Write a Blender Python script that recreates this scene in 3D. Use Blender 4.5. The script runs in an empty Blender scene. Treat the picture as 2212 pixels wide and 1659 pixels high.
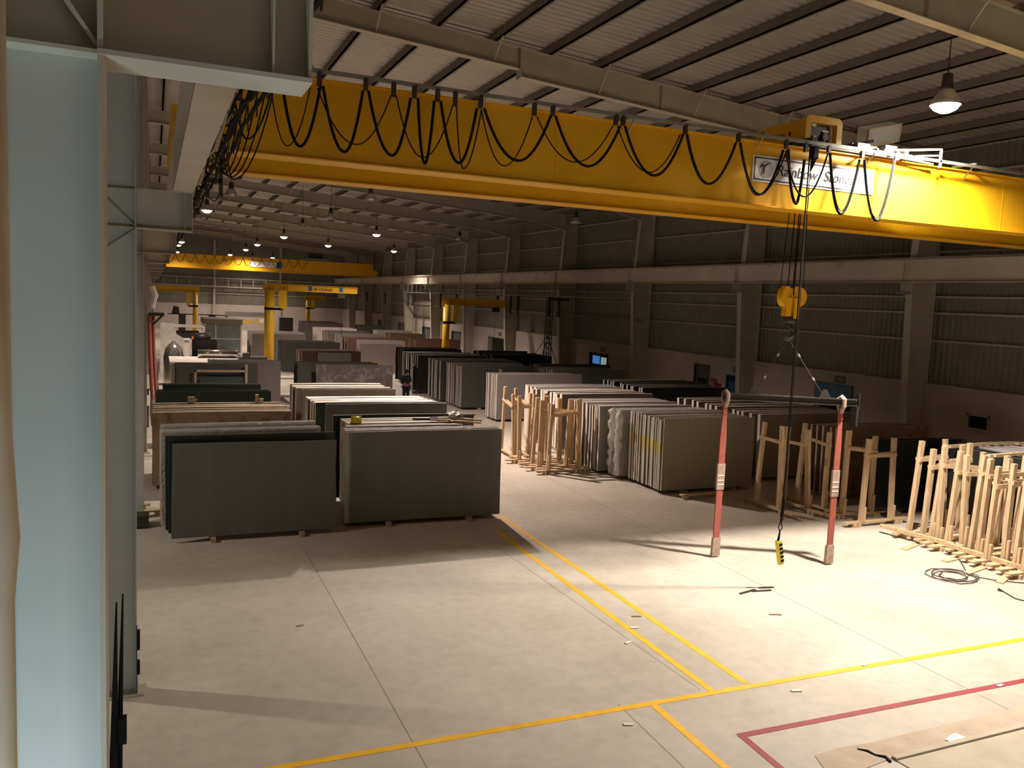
import bpy, math, random
from mathutils import Vector, Matrix
random.seed(7)
C = bpy.context.scene
COL = C.collection

# ------------------------------------------------------------------ camera
CAM = Vector((0, 0, 5.2)); F = 1817.5; CX, CY = 1106.0, 829.5
YAW, PIT, ROL = [math.radians(a) for a in (23.1713, 5.6651, 2.4906)]
def basis():
    f = Vector((math.sin(YAW), math.cos(YAW), 0)); r = Vector((math.cos(YAW), -math.sin(YAW), 0)); u = Vector((0, 0, 1))
    f2 = math.cos(PIT)*f - math.sin(PIT)*u; u2 = math.cos(PIT)*u + math.sin(PIT)*f
    return math.cos(ROL)*r + math.sin(ROL)*u2, math.cos(ROL)*u2 - math.sin(ROL)*r, f2
R3, U3, F3 = basis()
cd = bpy.data.cameras.new('camera'); cam = bpy.data.objects.new('camera', cd); COL.objects.link(cam)
cd.sensor_width = 36; cd.lens = F*36/2212; cd.clip_start = 0.05; cd.clip_end = 400
m = Matrix((R3, U3, -F3)).transposed().to_4x4(); m.translation = CAM
cam.matrix_world = m; C.camera = cam
def ray(px, py): return R3*((px-CX)/F) - U3*((py-CY)/F) + F3
def fz(px, py, z=0.0):                       # point of the photo on the level z
    d = ray(px, py); return CAM + d*((z-CAM.z)/d.z)
def fy(px, py, y):                           # point of the photo on the plane Y = y
    d = ray(px, py); return CAM + d*(y/d.y)
def fx(px, py, x):
    d = ray(px, py); return CAM + d*(x/d.x)

# ------------------------------------------------------------------ world, exposure
w = bpy.data.worlds.new('world'); C.world = w; w.use_nodes = True
w.node_tree.nodes['Background'].inputs[0].default_value = (0.52, 0.53, 0.42, 1)
w.node_tree.nodes['Background'].inputs[1].default_value = 0.18
C.view_settings.view_transform = 'Standard'; C.view_settings.look = 'None'
C.view_settings.gamma = 1; C.view_settings.exposure = -1.25
WARM = (1.0, 0.905, 0.785); PINK = (1.0, 0.83, 0.71)
# ceiling lamps: x, y, z, lit power (0 = dark lamp), colour
OLIVE = (1.0, 0.93, 0.76)  # unseen lamps of this colour are added as fill for shaded areas
LAMPS = [(13.32, 11.55, 9.15, 5400, WARM), (8.1, 27.2, 9.1, 4200, PINK), (13.3, 27.6, 9.1, 0, PINK),
 (2.44, 45.66, 9.1, 1250, PINK), (8.6, 63.0, 9.1, 950, PINK), (13.2, 54.1, 9.1, 1250, PINK), (19.3, 72.6, 9.1, 700, PINK),
 (13.2, 70.6, 9.1, 750, PINK), (2.2, 79.8, 9.1, 600, PINK), (2.1, 86.4, 9.1, 450, PINK), (2.4, 103.8, 9.1, 500, PINK),
 (8.05, 102.9, 9.1, 500, PINK), (8.3, 87.4, 9.1, 450, PINK), (11.0, 107.6, 9.1, 350, PINK), (8.2, 76.3, 9.1, 600, PINK),
 (13.1, 105.2, 9.1, 400, PINK), (-9.0, 34, 9.1, 1200, PINK), (-9.0, 62, 9.1, 900, PINK),
 (13.32, -2.5, 9.15, 500, WARM), (-8.0, 15.5, 9.1, 1500, OLIVE), (-8.0, -2.0, 9.1, 450, OLIVE), (5.5, -5.5, 9.1, 750, OLIVE), (2.97, 37.6, 9.1, 0, PINK), (2.3, 52.3, 9.1, 0, PINK), (8.3, 52.8, 9.1, 0, PINK), (8.5, 44.9, 9.1, 0, PINK),
 (8.2, 34.8, 9.1, 0, PINK), (18.8, 36.9, 9.1, 0, PINK), (18.7, 53.6, 9.1, 0, PINK)]

# ------------------------------------------------------------------ materials
def nt(name):
    m = bpy.data.materials.new(name); m.use_nodes = True
    return m, m.node_tree.nodes, m.node_tree.links, m.node_tree.nodes['Principled BSDF']
def mat(name, col, rough=0.6, metal=0.0, var=0.12, scale=3.0, bump=0.0, bscale=40.0, c2=None, detail=5, spec=0.4, sharp=None):
    m, N, L, P = nt(name)
    P.inputs['Roughness'].default_value = rough; P.inputs['Metallic'].default_value = metal
    P.inputs['Specular IOR Level'].default_value = spec
    tc = N.new('ShaderNodeTexCoord')
    no = N.new('ShaderNodeTexNoise'); no.inputs['Scale'].default_value = scale; no.inputs['Detail'].default_value = detail
    L.new(tc.outputs['Object'], no.inputs['Vector'])
    r = N.new('ShaderNodeValToRGB'); e = r.color_ramp.elements
    a = sharp if sharp else (0.3, 0.7); e[0].position, e[1].position = a
    e[0].color = (*(c2 if c2 else [c*(1-var) for c in col]), 1); e[1].color = (*(col if c2 else [min(1, c*(1+var)) for c in col]), 1)
    L.new(no.outputs['Fac'], r.inputs['Fac']); L.new(r.outputs['Color'], P.inputs['Base Color'])
    if bump:
        n2 = N.new('ShaderNodeTexNoise'); n2.inputs['Scale'].default_value = bscale; n2.inputs['Detail'].default_value = 4
        L.new(tc.outputs['Object'], n2.inputs['Vector'])
        b = N.new('ShaderNodeBump'); b.inputs['Strength'].default_value = bump; b.inputs['Distance'].default_value = 0.02
        L.new(n2.outputs['Fac'], b.inputs['Height']); L.new(b.outputs['Normal'], P.inputs['Normal'])
    return m
def granite(name, col, fleck, scale=60, rough=0.35, vein=None, streak=0.0):
    m, N, L, P = nt(name)
    P.inputs['Roughness'].default_value = rough; P.inputs['Specular IOR Level'].default_value = 0.35
    tc = N.new('ShaderNodeTexCoord')
    no = N.new('ShaderNodeTexNoise'); no.inputs['Scale'].default_value = scale; no.inputs['Detail'].default_value = 3
    L.new(tc.outputs['Object'], no.inputs['Vector'])
    r = N.new('ShaderNodeValToRGB'); e = r.color_ramp.elements
    e[0].position, e[1].position = 0.42, 0.62; e[0].color = (*col, 1); e[1].color = (*fleck, 1)
    L.new(no.outputs['Fac'], r.inputs['Fac']); out = r.outputs['Color']
    if streak:                                # broad upright polishing streaks
        mp = N.new('ShaderNodeMapping'); mp.inputs['Scale'].default_value = (1.6, 1.0, 0.12)
        L.new(tc.outputs['Object'], mp.inputs['Vector'])
        ns = N.new('ShaderNodeTexNoise'); ns.inputs['Scale'].default_value = 1.5; ns.inputs['Detail'].default_value = 3
        L.new(mp.outputs['Vector'], ns.inputs['Vector'])
        mr = N.new('ShaderNodeMapRange'); mr.inputs['To Min'].default_value = 1-streak; mr.inputs['To Max'].default_value = 1+streak
        mr.inputs['From Min'].default_value = 0.3; mr.inputs['From Max'].default_value = 0.7
        L.new(ns.outputs['Fac'], mr.inputs['Value'])
        mx = N.new('ShaderNodeVectorMath'); mx.operation = 'SCALE'; L.new(out, mx.inputs[0]); L.new(mr.outputs['Result'], mx.inputs['Scale']); out = mx.outputs[0]
    if vein:
        mu = N.new('ShaderNodeTexNoise'); mu.inputs['Scale'].default_value = 2.2; mu.inputs['Detail'].default_value = 8; mu.inputs['Distortion'].default_value = 1.6
        L.new(tc.outputs['Object'], mu.inputs['Vector'])
        r2 = N.new('ShaderNodeValToRGB'); q = r2.color_ramp.elements; q[0].position, q[1].position = 0.50, 0.66
        q[0].color = (0, 0, 0, 1); q[1].color = (1, 1, 1, 1); L.new(mu.outputs['Fac'], r2.inputs['Fac'])
        mx = N.new('ShaderNodeMix'); mx.data_type = 'RGBA'; L.new(r2.outputs['Color'], mx.inputs['Factor'])
        L.new(out, mx.inputs['A']); mx.inputs['B'].default_value = (*vein, 1); out = mx.outputs['Result']
    L.new(out, P.inputs['Base Color']); return m
def stained_edge():
    m = granite('stained_slab_edge', (0.44, 0.41, 0.36), (0.52, 0.49, 0.43), 30, 0.7); N, L = m.node_tree.nodes, m.node_tree.links; P = N['Principled BSDF']
    old = P.inputs['Base Color'].links[0].from_socket; tc = N.new('ShaderNodeTexCoord'); sx = N.new('ShaderNodeSeparateXYZ'); L.new(tc.outputs['Object'], sx.inputs[0])
    ns = N.new('ShaderNodeTexNoise'); ns.inputs['Scale'].default_value = 6; oi = N.new('ShaderNodeObjectInfo'); va = N.new('ShaderNodeVectorMath'); va.operation = 'ADD'
    L.new(tc.outputs['Object'], va.inputs[0]); L.new(oi.outputs['Location'], va.inputs[1]); L.new(va.outputs[0], ns.inputs['Vector'])
    a = N.new('ShaderNodeMath'); a.operation = 'ADD'; L.new(sx.outputs['Z'], a.inputs[0]); L.new(ns.outputs['Fac'], a.inputs[1])
    r = N.new('ShaderNodeValToRGB'); r.color_ramp.interpolation = 'EASE'; e = r.color_ramp.elements; d = N.new('ShaderNodeMath'); d.operation = 'DIVIDE'; d.inputs[1].default_value = 3.0
    L.new(a.outputs[0], d.inputs[0]); L.new(d.outputs[0], r.inputs['Fac']); e[0].position = .50; e[0].color = (0, 0, 0, 1); e[1].position = .66; e[1].color = (0, 0, 0, 1)
    k = r.color_ramp.elements.new(.55); k.color = (.8, .8, .8, 1); k = r.color_ramp.elements.new(.60); k.color = (.8, .8, .8, 1)
    mx = N.new('ShaderNodeMix'); mx.data_type = 'RGBA'; L.new(r.outputs['Color'], mx.inputs['Factor']); L.new(old, mx.inputs['A']); mx.inputs['B'].default_value = (.55, .42, .03, 1); L.new(mx.outputs['Result'], P.inputs['Base Color']); return m
def emis(name, col, s):
    m, N, L, P = nt(name); P.inputs['Base Color'].default_value = (*col, 1)
    P.inputs['Emission Color'].default_value = (*col, 1); P.inputs['Emission Strength'].default_value = s; return m
def film(name):
    m, N, L, P = nt(name); P.inputs['Base Color'].default_value = (0.75, 0.73, 0.68, 1); P.inputs['Roughness'].default_value = 0.18
    P.inputs['Alpha'].default_value = 0.5
    tc = N.new('ShaderNodeTexCoord'); n2 = N.new('ShaderNodeTexNoise'); n2.inputs['Scale'].default_value = 14; n2.inputs['Detail'].default_value = 6
    L.new(tc.outputs['Object'], n2.inputs['Vector']); b = N.new('ShaderNodeBump'); b.inputs['Strength'].default_value = 0.9; b.inputs['Distance'].default_value = 0.05
    L.new(n2.outputs['Fac'], b.inputs['Height']); L.new(b.outputs['Normal'], P.inputs['Normal']); return m

def floor_mat():
    m, N, L, P = nt('polished_concrete')
    tc = N.new('ShaderNodeTexCoord'); P.inputs['Specular IOR Level'].default_value = 0.35
    n1 = N.new('ShaderNodeTexNoise'); n1.inputs['Scale'].default_value = 0.35; n1.inputs['Detail'].default_value = 7; n1.inputs['Roughness'].default_value = 0.6
    n2 = N.new('ShaderNodeTexNoise'); n2.inputs['Scale'].default_value = 5.0; n2.inputs['Detail'].default_value = 8
    for n in (n1, n2): L.new(tc.outputs['Object'], n.inputs['Vector'])
    r = N.new('ShaderNodeValToRGB'); e = r.color_ramp.elements; e[0].position, e[1].position = 0.32, 0.68
    e[0].color = (0.44, 0.385, 0.325, 1); e[1].color = (0.585, 0.515, 0.445, 1); L.new(n1.outputs['Fac'], r.inputs['Fac'])
    r2 = N.new('ShaderNodeValToRGB'); e = r2.color_ramp.elements; e[0].position, e[1].position = 0.25, 0.6
    e[0].color = (0.86, 0.86, 0.86, 1); e[1].color = (1, 1, 1, 1); L.new(n2.outputs['Fac'], r2.inputs['Fac'])
    mx = N.new('ShaderNodeMix'); mx.data_type = 'RGBA'; mx.blend_type = 'MULTIPLY'; mx.inputs['Factor'].default_value = 1
    L.new(r.outputs['Color'], mx.inputs['A']); L.new(r2.outputs['Color'], mx.inputs['B']); L.new(mx.outputs['Result'], P.inputs['Base Color'])
    mr = N.new('ShaderNodeMapRange'); mr.inputs['To Min'].default_value = 0.42; mr.inputs['To Max'].default_value = 0.7
    L.new(n1.outputs['Fac'], mr.inputs['Value']); L.new(mr.outputs['Result'], P.inputs['Roughness']); return m
def wood_mat(name, a, b):
    m, N, L, P = nt(name); P.inputs['Roughness'].default_value = 0.7
    tc = N.new('ShaderNodeTexCoord'); mp = N.new('ShaderNodeMapping'); mp.inputs['Scale'].default_value = (9, 9, 0.9)
    L.new(tc.outputs['Object'], mp.inputs['Vector'])
    n = N.new('ShaderNodeTexNoise'); n.inputs['Scale'].default_value = 3; n.inputs['Detail'].default_value = 6; n.inputs['Distortion'].default_value = 0.6
    L.new(mp.outputs['Vector'], n.inputs['Vector'])
    r = N.new('ShaderNodeValToRGB'); e = r.color_ramp.elements; e[0].position, e[1].position = 0.3, 0.65
    e[0].color = (*a, 1); e[1].color = (*b, 1); L.new(n.outputs['Fac'], r.inputs['Fac']); L.new(r.outputs['Color'], P.inputs['Base Color']); return m

M = dict(
 floor=floor_mat(),
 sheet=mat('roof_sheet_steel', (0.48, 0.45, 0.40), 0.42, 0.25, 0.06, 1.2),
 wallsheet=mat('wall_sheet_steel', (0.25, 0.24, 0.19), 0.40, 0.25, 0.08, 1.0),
 steel=mat('painted_structural_steel', (0.46, 0.43, 0.34), 0.5, 0, 0.07, 2.0),
 webblue=mat('column_web_steel', (0.50, 0.52, 0.48), 0.5, 0, 0.05, 2.0, c2=(0.46, 0.48, 0.45)),  # column webs, cooler and paler than the flange steel
 purlin=mat('purlin_steel', (0.19, 0.17, 0.145), 0.55, 0.1, 0.08, 2.0),
 runway=mat('runway_girder_paint', (0.56, 0.50, 0.42), 0.5, 0, 0.10, 0.8),
 masonry=mat('plastered_masonry', (0.50, 0.435, 0.385), 0.85, 0, 0.10, 0.9, 0.3, 12),
 yellow=mat('crane_yellow_paint', (0.80, 0.42, 0.010), 0.38, 0, 0.05, 1.2),
 yellow2=mat('jib_yellow_paint', (0.78, 0.46, 0.02), 0.4, 0, 0.06, 2.0),
 black=mat('black_rubber', (0.010, 0.009, 0.008), 0.85, spec=0.15),
 darksteel=mat('dark_oiled_steel', (0.06, 0.055, 0.05), 0.45, 0.5),
 galvdark=mat('darkened_galvanised_steel', (0.09, 0.082, 0.075), 0.65, 0.2), galv=mat('galvanised_steel', (0.26, 0.25, 0.22), 0.5, 0.4),  # galvdark: galvanised steel darkened against the glare of the near lamp
 white=mat('white_enamel', (0.78, 0.72, 0.66), 0.4),
 chrome=mat('polished_steel', (0.62, 0.58, 0.52), 0.18, 0.9),
 wood=wood_mat('fresh_pine', (0.44, 0.30, 0.17), (0.62, 0.46, 0.29)),
 oldwood=wood_mat('dusty_timber', (0.28, 0.20, 0.12), (0.42, 0.32, 0.20)),
 red=mat('red_sling_webbing', (0.36, 0.095, 0.07), 0.8, 0, 0.12, 8),
 sleeve=mat('dirty_sling_sleeve', (0.40, 0.29, 0.23), 0.8, 0, 0.2, 9),
 linered=mat('dark_red_floor_paint', (0.30, 0.035, 0.045), 0.6, 0, 0.15, 4),
 liney=mat('yellow_floor_paint', (0.85, 0.46, 0.02), 0.55, 0, 0.10, 5),
 joint=mat('floor_joint_filler', (0.20, 0.15, 0.11), 0.8),
 blue=mat('blue_door_paint', (0.05, 0.14, 0.25), 0.5), dkblue=mat('dark_blue_paint', (0.02, 0.04, 0.08), 0.5),
 bluepanel=mat('pale_blue_panel', (0.13, 0.25, 0.36), 0.6), greydoor=mat('grey_door_paint', (0.12, 0.13, 0.13), 0.5), dark=mat('dark_opening', (0.008, 0.009, 0.008), 0.7),
 bluelit=emis('lit_blue_pane', (0.10, 0.38, 1.0), 0.9), whitelit=emis('lit_pale_pane', (0.62, 0.85, 0.80), 0.75),
 glow=emis('lamp_glow', (1.0, 0.86, 0.80), 22), glowwarm=emis('lamp_glow_warm', (1.0, 0.90, 0.78), 60),
 shade=mat('lamp_shade_aluminium', (0.55, 0.52, 0.48), 0.35, 0.6),
 signwhite=mat('sign_face', (0.80, 0.78, 0.76), 0.5, 0, 0.02), ink=mat('sign_ink', (0.02, 0.018, 0.03), 0.6),
 signblue=mat('sign_blue', (0.03, 0.09, 0.42), 0.5), globe=mat('sign_globe_grey', (0.42, 0.40, 0.42), 0.5),
 film=film('stretch_film'), glass=mat('enclosure_glass', (0.22, 0.26, 0.26), 0.1, 0, 0.1),
 hat=mat('safety_yellow', (0.80, 0.72, 0.02), 0.4), pendant=mat('pendant_yellow', (0.75, 0.62, 0.04), 0.45),
 cloth=mat('dark_work_clothes', (0.012, 0.011, 0.013), 0.9), skin=mat('skin', (0.16, 0.085, 0.055), 0.6),
 hair=mat('black_hair', (0.01, 0.008, 0.007), 0.7), plastic=mat('cloudy_plastic', (0.60, 0.57, 0.50), 0.3, 0, 0.1, 6),
 screed=mat('worn_screed', (0.50, 0.40, 0.31), 0.9, 0, 0.12, 3, 0.5, 20), kerb=mat('stained_kerb_concrete', (0.52, 0.45, 0.36), 0.85, 0, 0.1, 2.5, 0.3, 15),
 orange=mat('orange_paint', (0.85, 0.35, 0.08), 0.5), pipewrap=mat('beige_pipe_lagging', (0.62, 0.52, 0.38), 0.8, 0, 0.08, 5),
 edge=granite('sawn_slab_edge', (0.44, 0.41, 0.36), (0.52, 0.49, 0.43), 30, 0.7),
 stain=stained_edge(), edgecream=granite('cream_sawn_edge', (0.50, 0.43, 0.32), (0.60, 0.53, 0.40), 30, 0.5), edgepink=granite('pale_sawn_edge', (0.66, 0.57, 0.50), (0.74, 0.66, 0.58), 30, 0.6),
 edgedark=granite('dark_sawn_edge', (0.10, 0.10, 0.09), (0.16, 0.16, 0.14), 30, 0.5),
)
G = dict(
 slate=granite('grey_green_granite', (0.105, 0.108, 0.100), (0.135, 0.138, 0.125), 90, 0.4, None, 0.10),
 slate2=granite('olive_grey_granite', (0.105, 0.108, 0.088), (0.135, 0.138, 0.112), 90, 0.4, None, 0.10),
 black=granite('polished_black_granite', (0.012, 0.014, 0.013), (0.03, 0.035, 0.032), 120, 0.2),
 dark=granite('charcoal_granite', (0.05, 0.052, 0.045), (0.085, 0.085, 0.075), 100, 0.35),
 brown=granite('brown_marble', (0.24, 0.155, 0.09), (0.30, 0.20, 0.12), 25, 0.4, (0.16, 0.09, 0.05)),
 purple=granite('mottled_purple_granite', (0.085, 0.070, 0.066), (0.13, 0.11, 0.102), 30, 0.35, (0.20, 0.18, 0.165)),
 umber=granite('umber_granite', (0.085, 0.065, 0.045), (0.12, 0.095, 0.07), 50, 0.4),
 pink=granite('pale_pink_granite', (0.34, 0.285, 0.27), (0.42, 0.36, 0.34), 80, 0.45),
 mauve=granite('mauve_grey_granite', (0.16, 0.143, 0.137), (0.20, 0.18, 0.172), 80, 0.4),
 maroon=granite('maroon_granite', (0.10, 0.05, 0.035), (0.15, 0.08, 0.055), 60, 0.35),
 speck=granite('speckled_beige_granite', (0.21, 0.185, 0.13), (0.34, 0.30, 0.22), 26, 0.5),
 grey=granite('grey_granite', (0.22, 0.21, 0.19), (0.28, 0.27, 0.24), 70, 0.4),
 lilac=granite('lilac_grey_granite', (0.30, 0.26, 0.29), (0.36, 0.32, 0.35), 70, 0.4),
 green=granite('green_black_granite', (0.03, 0.05, 0.045), (0.05, 0.08, 0.07), 60, 0.3),
)

# ------------------------------------------------------------------ mesh helpers
class MB:
    def __init__(s): s.v = []; s.f = []; s.mi = []
    def add(s, vs, fs, mi=0):
        o = len(s.v); s.v += [tuple(v) for v in vs]; s.f += [tuple(i+o for i in f) for f in fs]; s.mi += [mi]*len(fs); return s
    def box(s, x0, x1, y0, y1, z0, z1, mi=0, mt=None):
        vs = [Vector((x, y, z)) for z in (z0, z1) for y in (y0, y1) for x in (x0, x1)]
        if mt: vs = [mt @ v for v in vs]
        return s.add(vs, [(0, 2, 3, 1), (4, 5, 7, 6), (0, 1, 5, 4), (2, 6, 7, 3), (0, 4, 6, 2), (1, 3, 7, 5)], mi)
    def bar(s, a, b, wd, h, mi=0, up=(0, 0, 1)):      # rectangular bar from a to b
        a, b = Vector(a), Vector(b); d = (b-a).normalized(); u = Vector(up)
        if abs(d.dot(u)) > 0.95: u = Vector((0, 1, 0))
        r = d.cross(u).normalized(); u = r.cross(d).normalized()
        vs = [p + r*sx*wd/2 + u*sz*h/2 for p in (a, b) for sz in (-1, 1) for sx in (-1, 1)]
        return s.add(vs, [(0, 1, 3, 2), (4, 6, 7, 5), (0, 4, 5, 1), (2, 3, 7, 6), (0, 2, 6, 4), (1, 5, 7, 3)], mi)
    def prism(s, pts, axis, a, b, mi=0):              # polygon swept along an axis ('x','y','z')
        def mk(p, t): return {'x': (t, p[0], p[1]), 'y': (p[0], t, p[1]), 'z': (p[0], p[1], t)}[axis]
        n = len(pts); vs = [mk(p, a) for p in pts] + [mk(p, b) for p in pts]
        fs = [tuple(range(n))[::-1], tuple(range(n, 2*n))] + [(i, (i+1) % n, n+(i+1) % n, n+i) for i in range(n)]
        return s.add(vs, fs, mi)
    def tube(s, pts, r, n=6, mi=0, cap=True):
        pts = [Vector(p) for p in pts]; rs = r if isinstance(r, (list, tuple)) else [r]*len(pts)
        vs = []; fs = []; prev = None
        for i, p in enumerate(pts):
            d = (pts[min(i+1, len(pts)-1)] - pts[max(i-1, 0)]).normalized()
            if prev is None:
                a = Vector((0, 0, 1)) if abs(d.z) < 0.9 else Vector((1, 0, 0)); u = d.cross(a).normalized()
            else: u = (prev - d*prev.dot(d)).normalized()
            prev = u; v = d.cross(u)
            for k in range(n):
                t = 2*math.pi*k/n; vs.append(p + (u*math.cos(t)+v*math.sin(t))*rs[i])
        for i in range(len(pts)-1):
            for k in range(n): fs.append((i*n+k, i*n+(k+1) % n, (i+1)*n+(k+1) % n, (i+1)*n+k))
        if cap: fs += [tuple(range(n))[::-1], tuple(range((len(pts)-1)*n, len(pts)*n))]
        return s.add(vs, fs, mi)
    def lathe(s, prof, c, n=20, mi=0):                # prof [(r,z)] about a vertical axis through c
        vs = []; fs = []; k = len(prof)
        for r, z in prof:
            for i in range(n): t = 2*math.pi*i/n; vs.append((c[0]+r*math.cos(t), c[1]+r*math.sin(t), c[2]+z))
        for j in range(k-1):
            for i in range(n): fs.append((j*n+i, j*n+(i+1) % n, (j+1)*n+(i+1) % n, (j+1)*n+i))
        return s.add(vs, fs, mi)
    def disc(s, c, r, axis='z', th=0.02, n=24, mi=0):
        pts = [(c[0]+r*math.cos(2*math.pi*i/n), c[1]+r*math.sin(2*math.pi*i/n)) for i in range(n)]
        return s
    def build(s, name, m, parent=None, smooth=False, loc=None):
        me = bpy.data.meshes.new(name); me.from_pydata(s.v, [], s.f); me.update()
        for mm in (m if isinstance(m, (list, tuple)) else [m]): me.materials.append(mm)
        for p, i in zip(me.polygons, s.mi): p.material_index = i; p.use_smooth = smooth
        o = bpy.data.objects.new(name, me); COL.objects.link(o)
        if parent: o.parent = parent
        if loc: o.location = loc
        return o
def tag(o, label, cat, group=None, kind=None):
    o['label'] = label; o['category'] = cat
    if group: o['group'] = group
    if kind: o['kind'] = kind
    return o
def thing(name, label, cat, loc=(0, 0, 0), rz=0, group=None):
    o = bpy.data.objects.new(name, None); COL.objects.link(o); o.location = loc; o.rotation_euler = (0, 0, rz)
    o.empty_display_size = 0.2
    return tag(o, label, cat, group)
def struct(name, mb, m, label=None, smooth=False):
    o = mb.build(name, m, smooth=smooth); o['kind'] = 'structure'
    if label: o['label'] = label
    return o
def dup(root, loc, rz=0, label=None, group=None, parent=None):
    r = root.copy(); COL.objects.link(r); r.location = loc; r.rotation_euler = (0, 0, rz)
    if label: r['label'] = label
    if group: r['group'] = group
    for ch in list(root.children):
        if ch.type == 'LIGHT': continue
        c = ch.copy(); COL.objects.link(c); c.parent = r
        for g in list(ch.children):
            d = g.copy(); COL.objects.link(d); d.parent = c
    return r
def text(s, size, m, name, parent, mw, ext=0.003, shear=0.0):
    cu = bpy.data.curves.new(name, 'FONT'); cu.body = s; cu.size = size; cu.extrude = ext; cu.shear = shear; cu.offset = 0.0
    t = bpy.data.objects.new('tmp', cu); COL.objects.link(t); bpy.context.view_layer.update()
    me = bpy.data.meshes.new_from_object(t.evaluated_get(bpy.context.evaluated_depsgraph_get()))
    bpy.data.objects.remove(t); me.name = name; me.materials.clear(); me.materials.append(m)
    o = bpy.data.objects.new(name, me); COL.objects.link(o); o.parent = parent; o.matrix_local = mw; return o
def face_y(x, y, z): return Matrix.Translation((x, y, z)) @ Matrix.Rotation(math.pi/2, 4, 'X')      # lettering readable from -Y

# ------------------------------------------------------------------ the hall
BAY = 8.42; YC = [2.95+BAY*k for k in range(-1, 14)]
Y0, Y1 = -8.0, 112.0; XL, XW = -22.0, 23.15
def zroof(x): return 12.22 - 0.075*abs(x)
b = MB(); b.box(XL-0.3, XW+0.3, Y0-0.3, Y1+0.3, -0.3, 0); struct('floor', b, M['floor'], 'pale polished concrete floor of the stone hall')
def corr(n0, n1, pitch, depth, make):                # trapezoid sheet profile along one direction
    prof = []; t = n0
    while t < n1:
        prof += [(t, 0), (t+pitch*0.55, 0), (t+pitch*0.68, depth), (t+pitch*0.87, depth)]; t += pitch
    prof.append((t, 0)); vs = []; fs = []
    for p in prof: vs += make(*p)
    k = len(make(0, 0))
    for i in range(len(prof)-1):
        for j in range(k-1): fs.append((i*k+j, (i+1)*k+j, (i+1)*k+j+1, i*k+j+1))
    return vs, fs
b = MB(); b.add(*corr(Y0, Y1, 0.25, 0.06, lambda t, d: [(XL, t, zroof(XL)+d), (0, t, zroof(0)+d), (XW, t, zroof(XW)+d)]))
struct('ceiling', b, M['sheet'], 'corrugated steel roof sheeting over the hall')
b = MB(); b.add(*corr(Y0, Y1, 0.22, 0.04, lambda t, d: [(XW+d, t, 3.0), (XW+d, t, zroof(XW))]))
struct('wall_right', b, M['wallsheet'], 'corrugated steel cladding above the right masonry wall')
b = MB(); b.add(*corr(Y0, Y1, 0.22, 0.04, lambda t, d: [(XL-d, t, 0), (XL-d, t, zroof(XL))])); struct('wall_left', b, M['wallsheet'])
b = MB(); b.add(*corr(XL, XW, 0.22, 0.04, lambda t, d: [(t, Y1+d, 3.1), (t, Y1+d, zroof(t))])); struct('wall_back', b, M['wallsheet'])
b = MB(); b.box(XL, XW, Y0-0.2, Y0, 0, 12.3); struct('wall_front', b, M['masonry'])
# plastered masonry along the foot of the right and far walls, with openings
doors = [(17.35, 18.0, 1.95, 2.32), (22.75, 24.45, 0, 2.62), (28.75, 29.85, 0, 2.36), (31.2, 32.25, 0, 2.64), (40.45, 42.4, 0, 2.42),
         (54.6, 58.35, 0, 2.42), (64.7, 66.8, 0, 2.43), (73.0, 75.2, 0.5, 2.42), (81.3, 83.7, 1.5, 2.42), (89.8, 92.0, 1.4, 2.4)]
b = MB(); y = Y0; MX0, MX1 = 22.95, 23.15
for (a, c, z0, z1) in doors:
    b.box(MX0, MX1, y, a, 0, 3.08); b.box(MX0, MX1, a, c, z1, 3.08)
    if z0 > 0: b.box(MX0, MX1, a, c, 0, z0)
    y = c
b.box(MX0, MX1, y, Y1, 0, 3.08); struct('trim_1', b, M['masonry'], 'pinkish plastered masonry plinth along the right wall')
b = MB(); b.box(XL, MX0, Y1-0.2, Y1, 0, 3.15); struct('trim_2', b, M['masonry'], 'plastered masonry plinth across the far end wall')
b = MB(); b.box(MX0-0.03, MX1, Y0, Y1, 3.08, 3.13); struct('trim_3', b, M['steel'], 'drip flashing above the masonry')
b = MB()
for z in (4.5, 5.38, 5.9, 7.32, 8.6, 9.7): b.box(23.02, 23.14, Y0, Y1, z-0.03, z+0.03)
struct('trim_4', b, M['steel'], 'wall rails carrying the cladding')
b = MB()
for z in (4.5, 5.3, 6.4, 8.5): b.box(XL, XW, Y1-0.14, Y1-0.02, z-0.05, z+0.05)
struct('trim_5', b, M['steel'], 'wall rails of the far end wall')
# purlins
xs = [0.3+1.46*i for i in range(16)]
for i, x in enumerate([-x for x in xs[:9]] + xs):
    if x > 22.9: continue
    z = zroof(x); b = MB(); b.box(x-0.03, x+0.03, Y0, Y1, z-0.22, z-0.01); b.box(x-0.03, x+0.08, Y0, Y1, z-0.22, z-0.20)
    o = struct('purlin', b, M['purlin']); o['label'] = 'long dark steel purlin under the roof sheets'; o['group'] = 'purlins under the roof'
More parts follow.
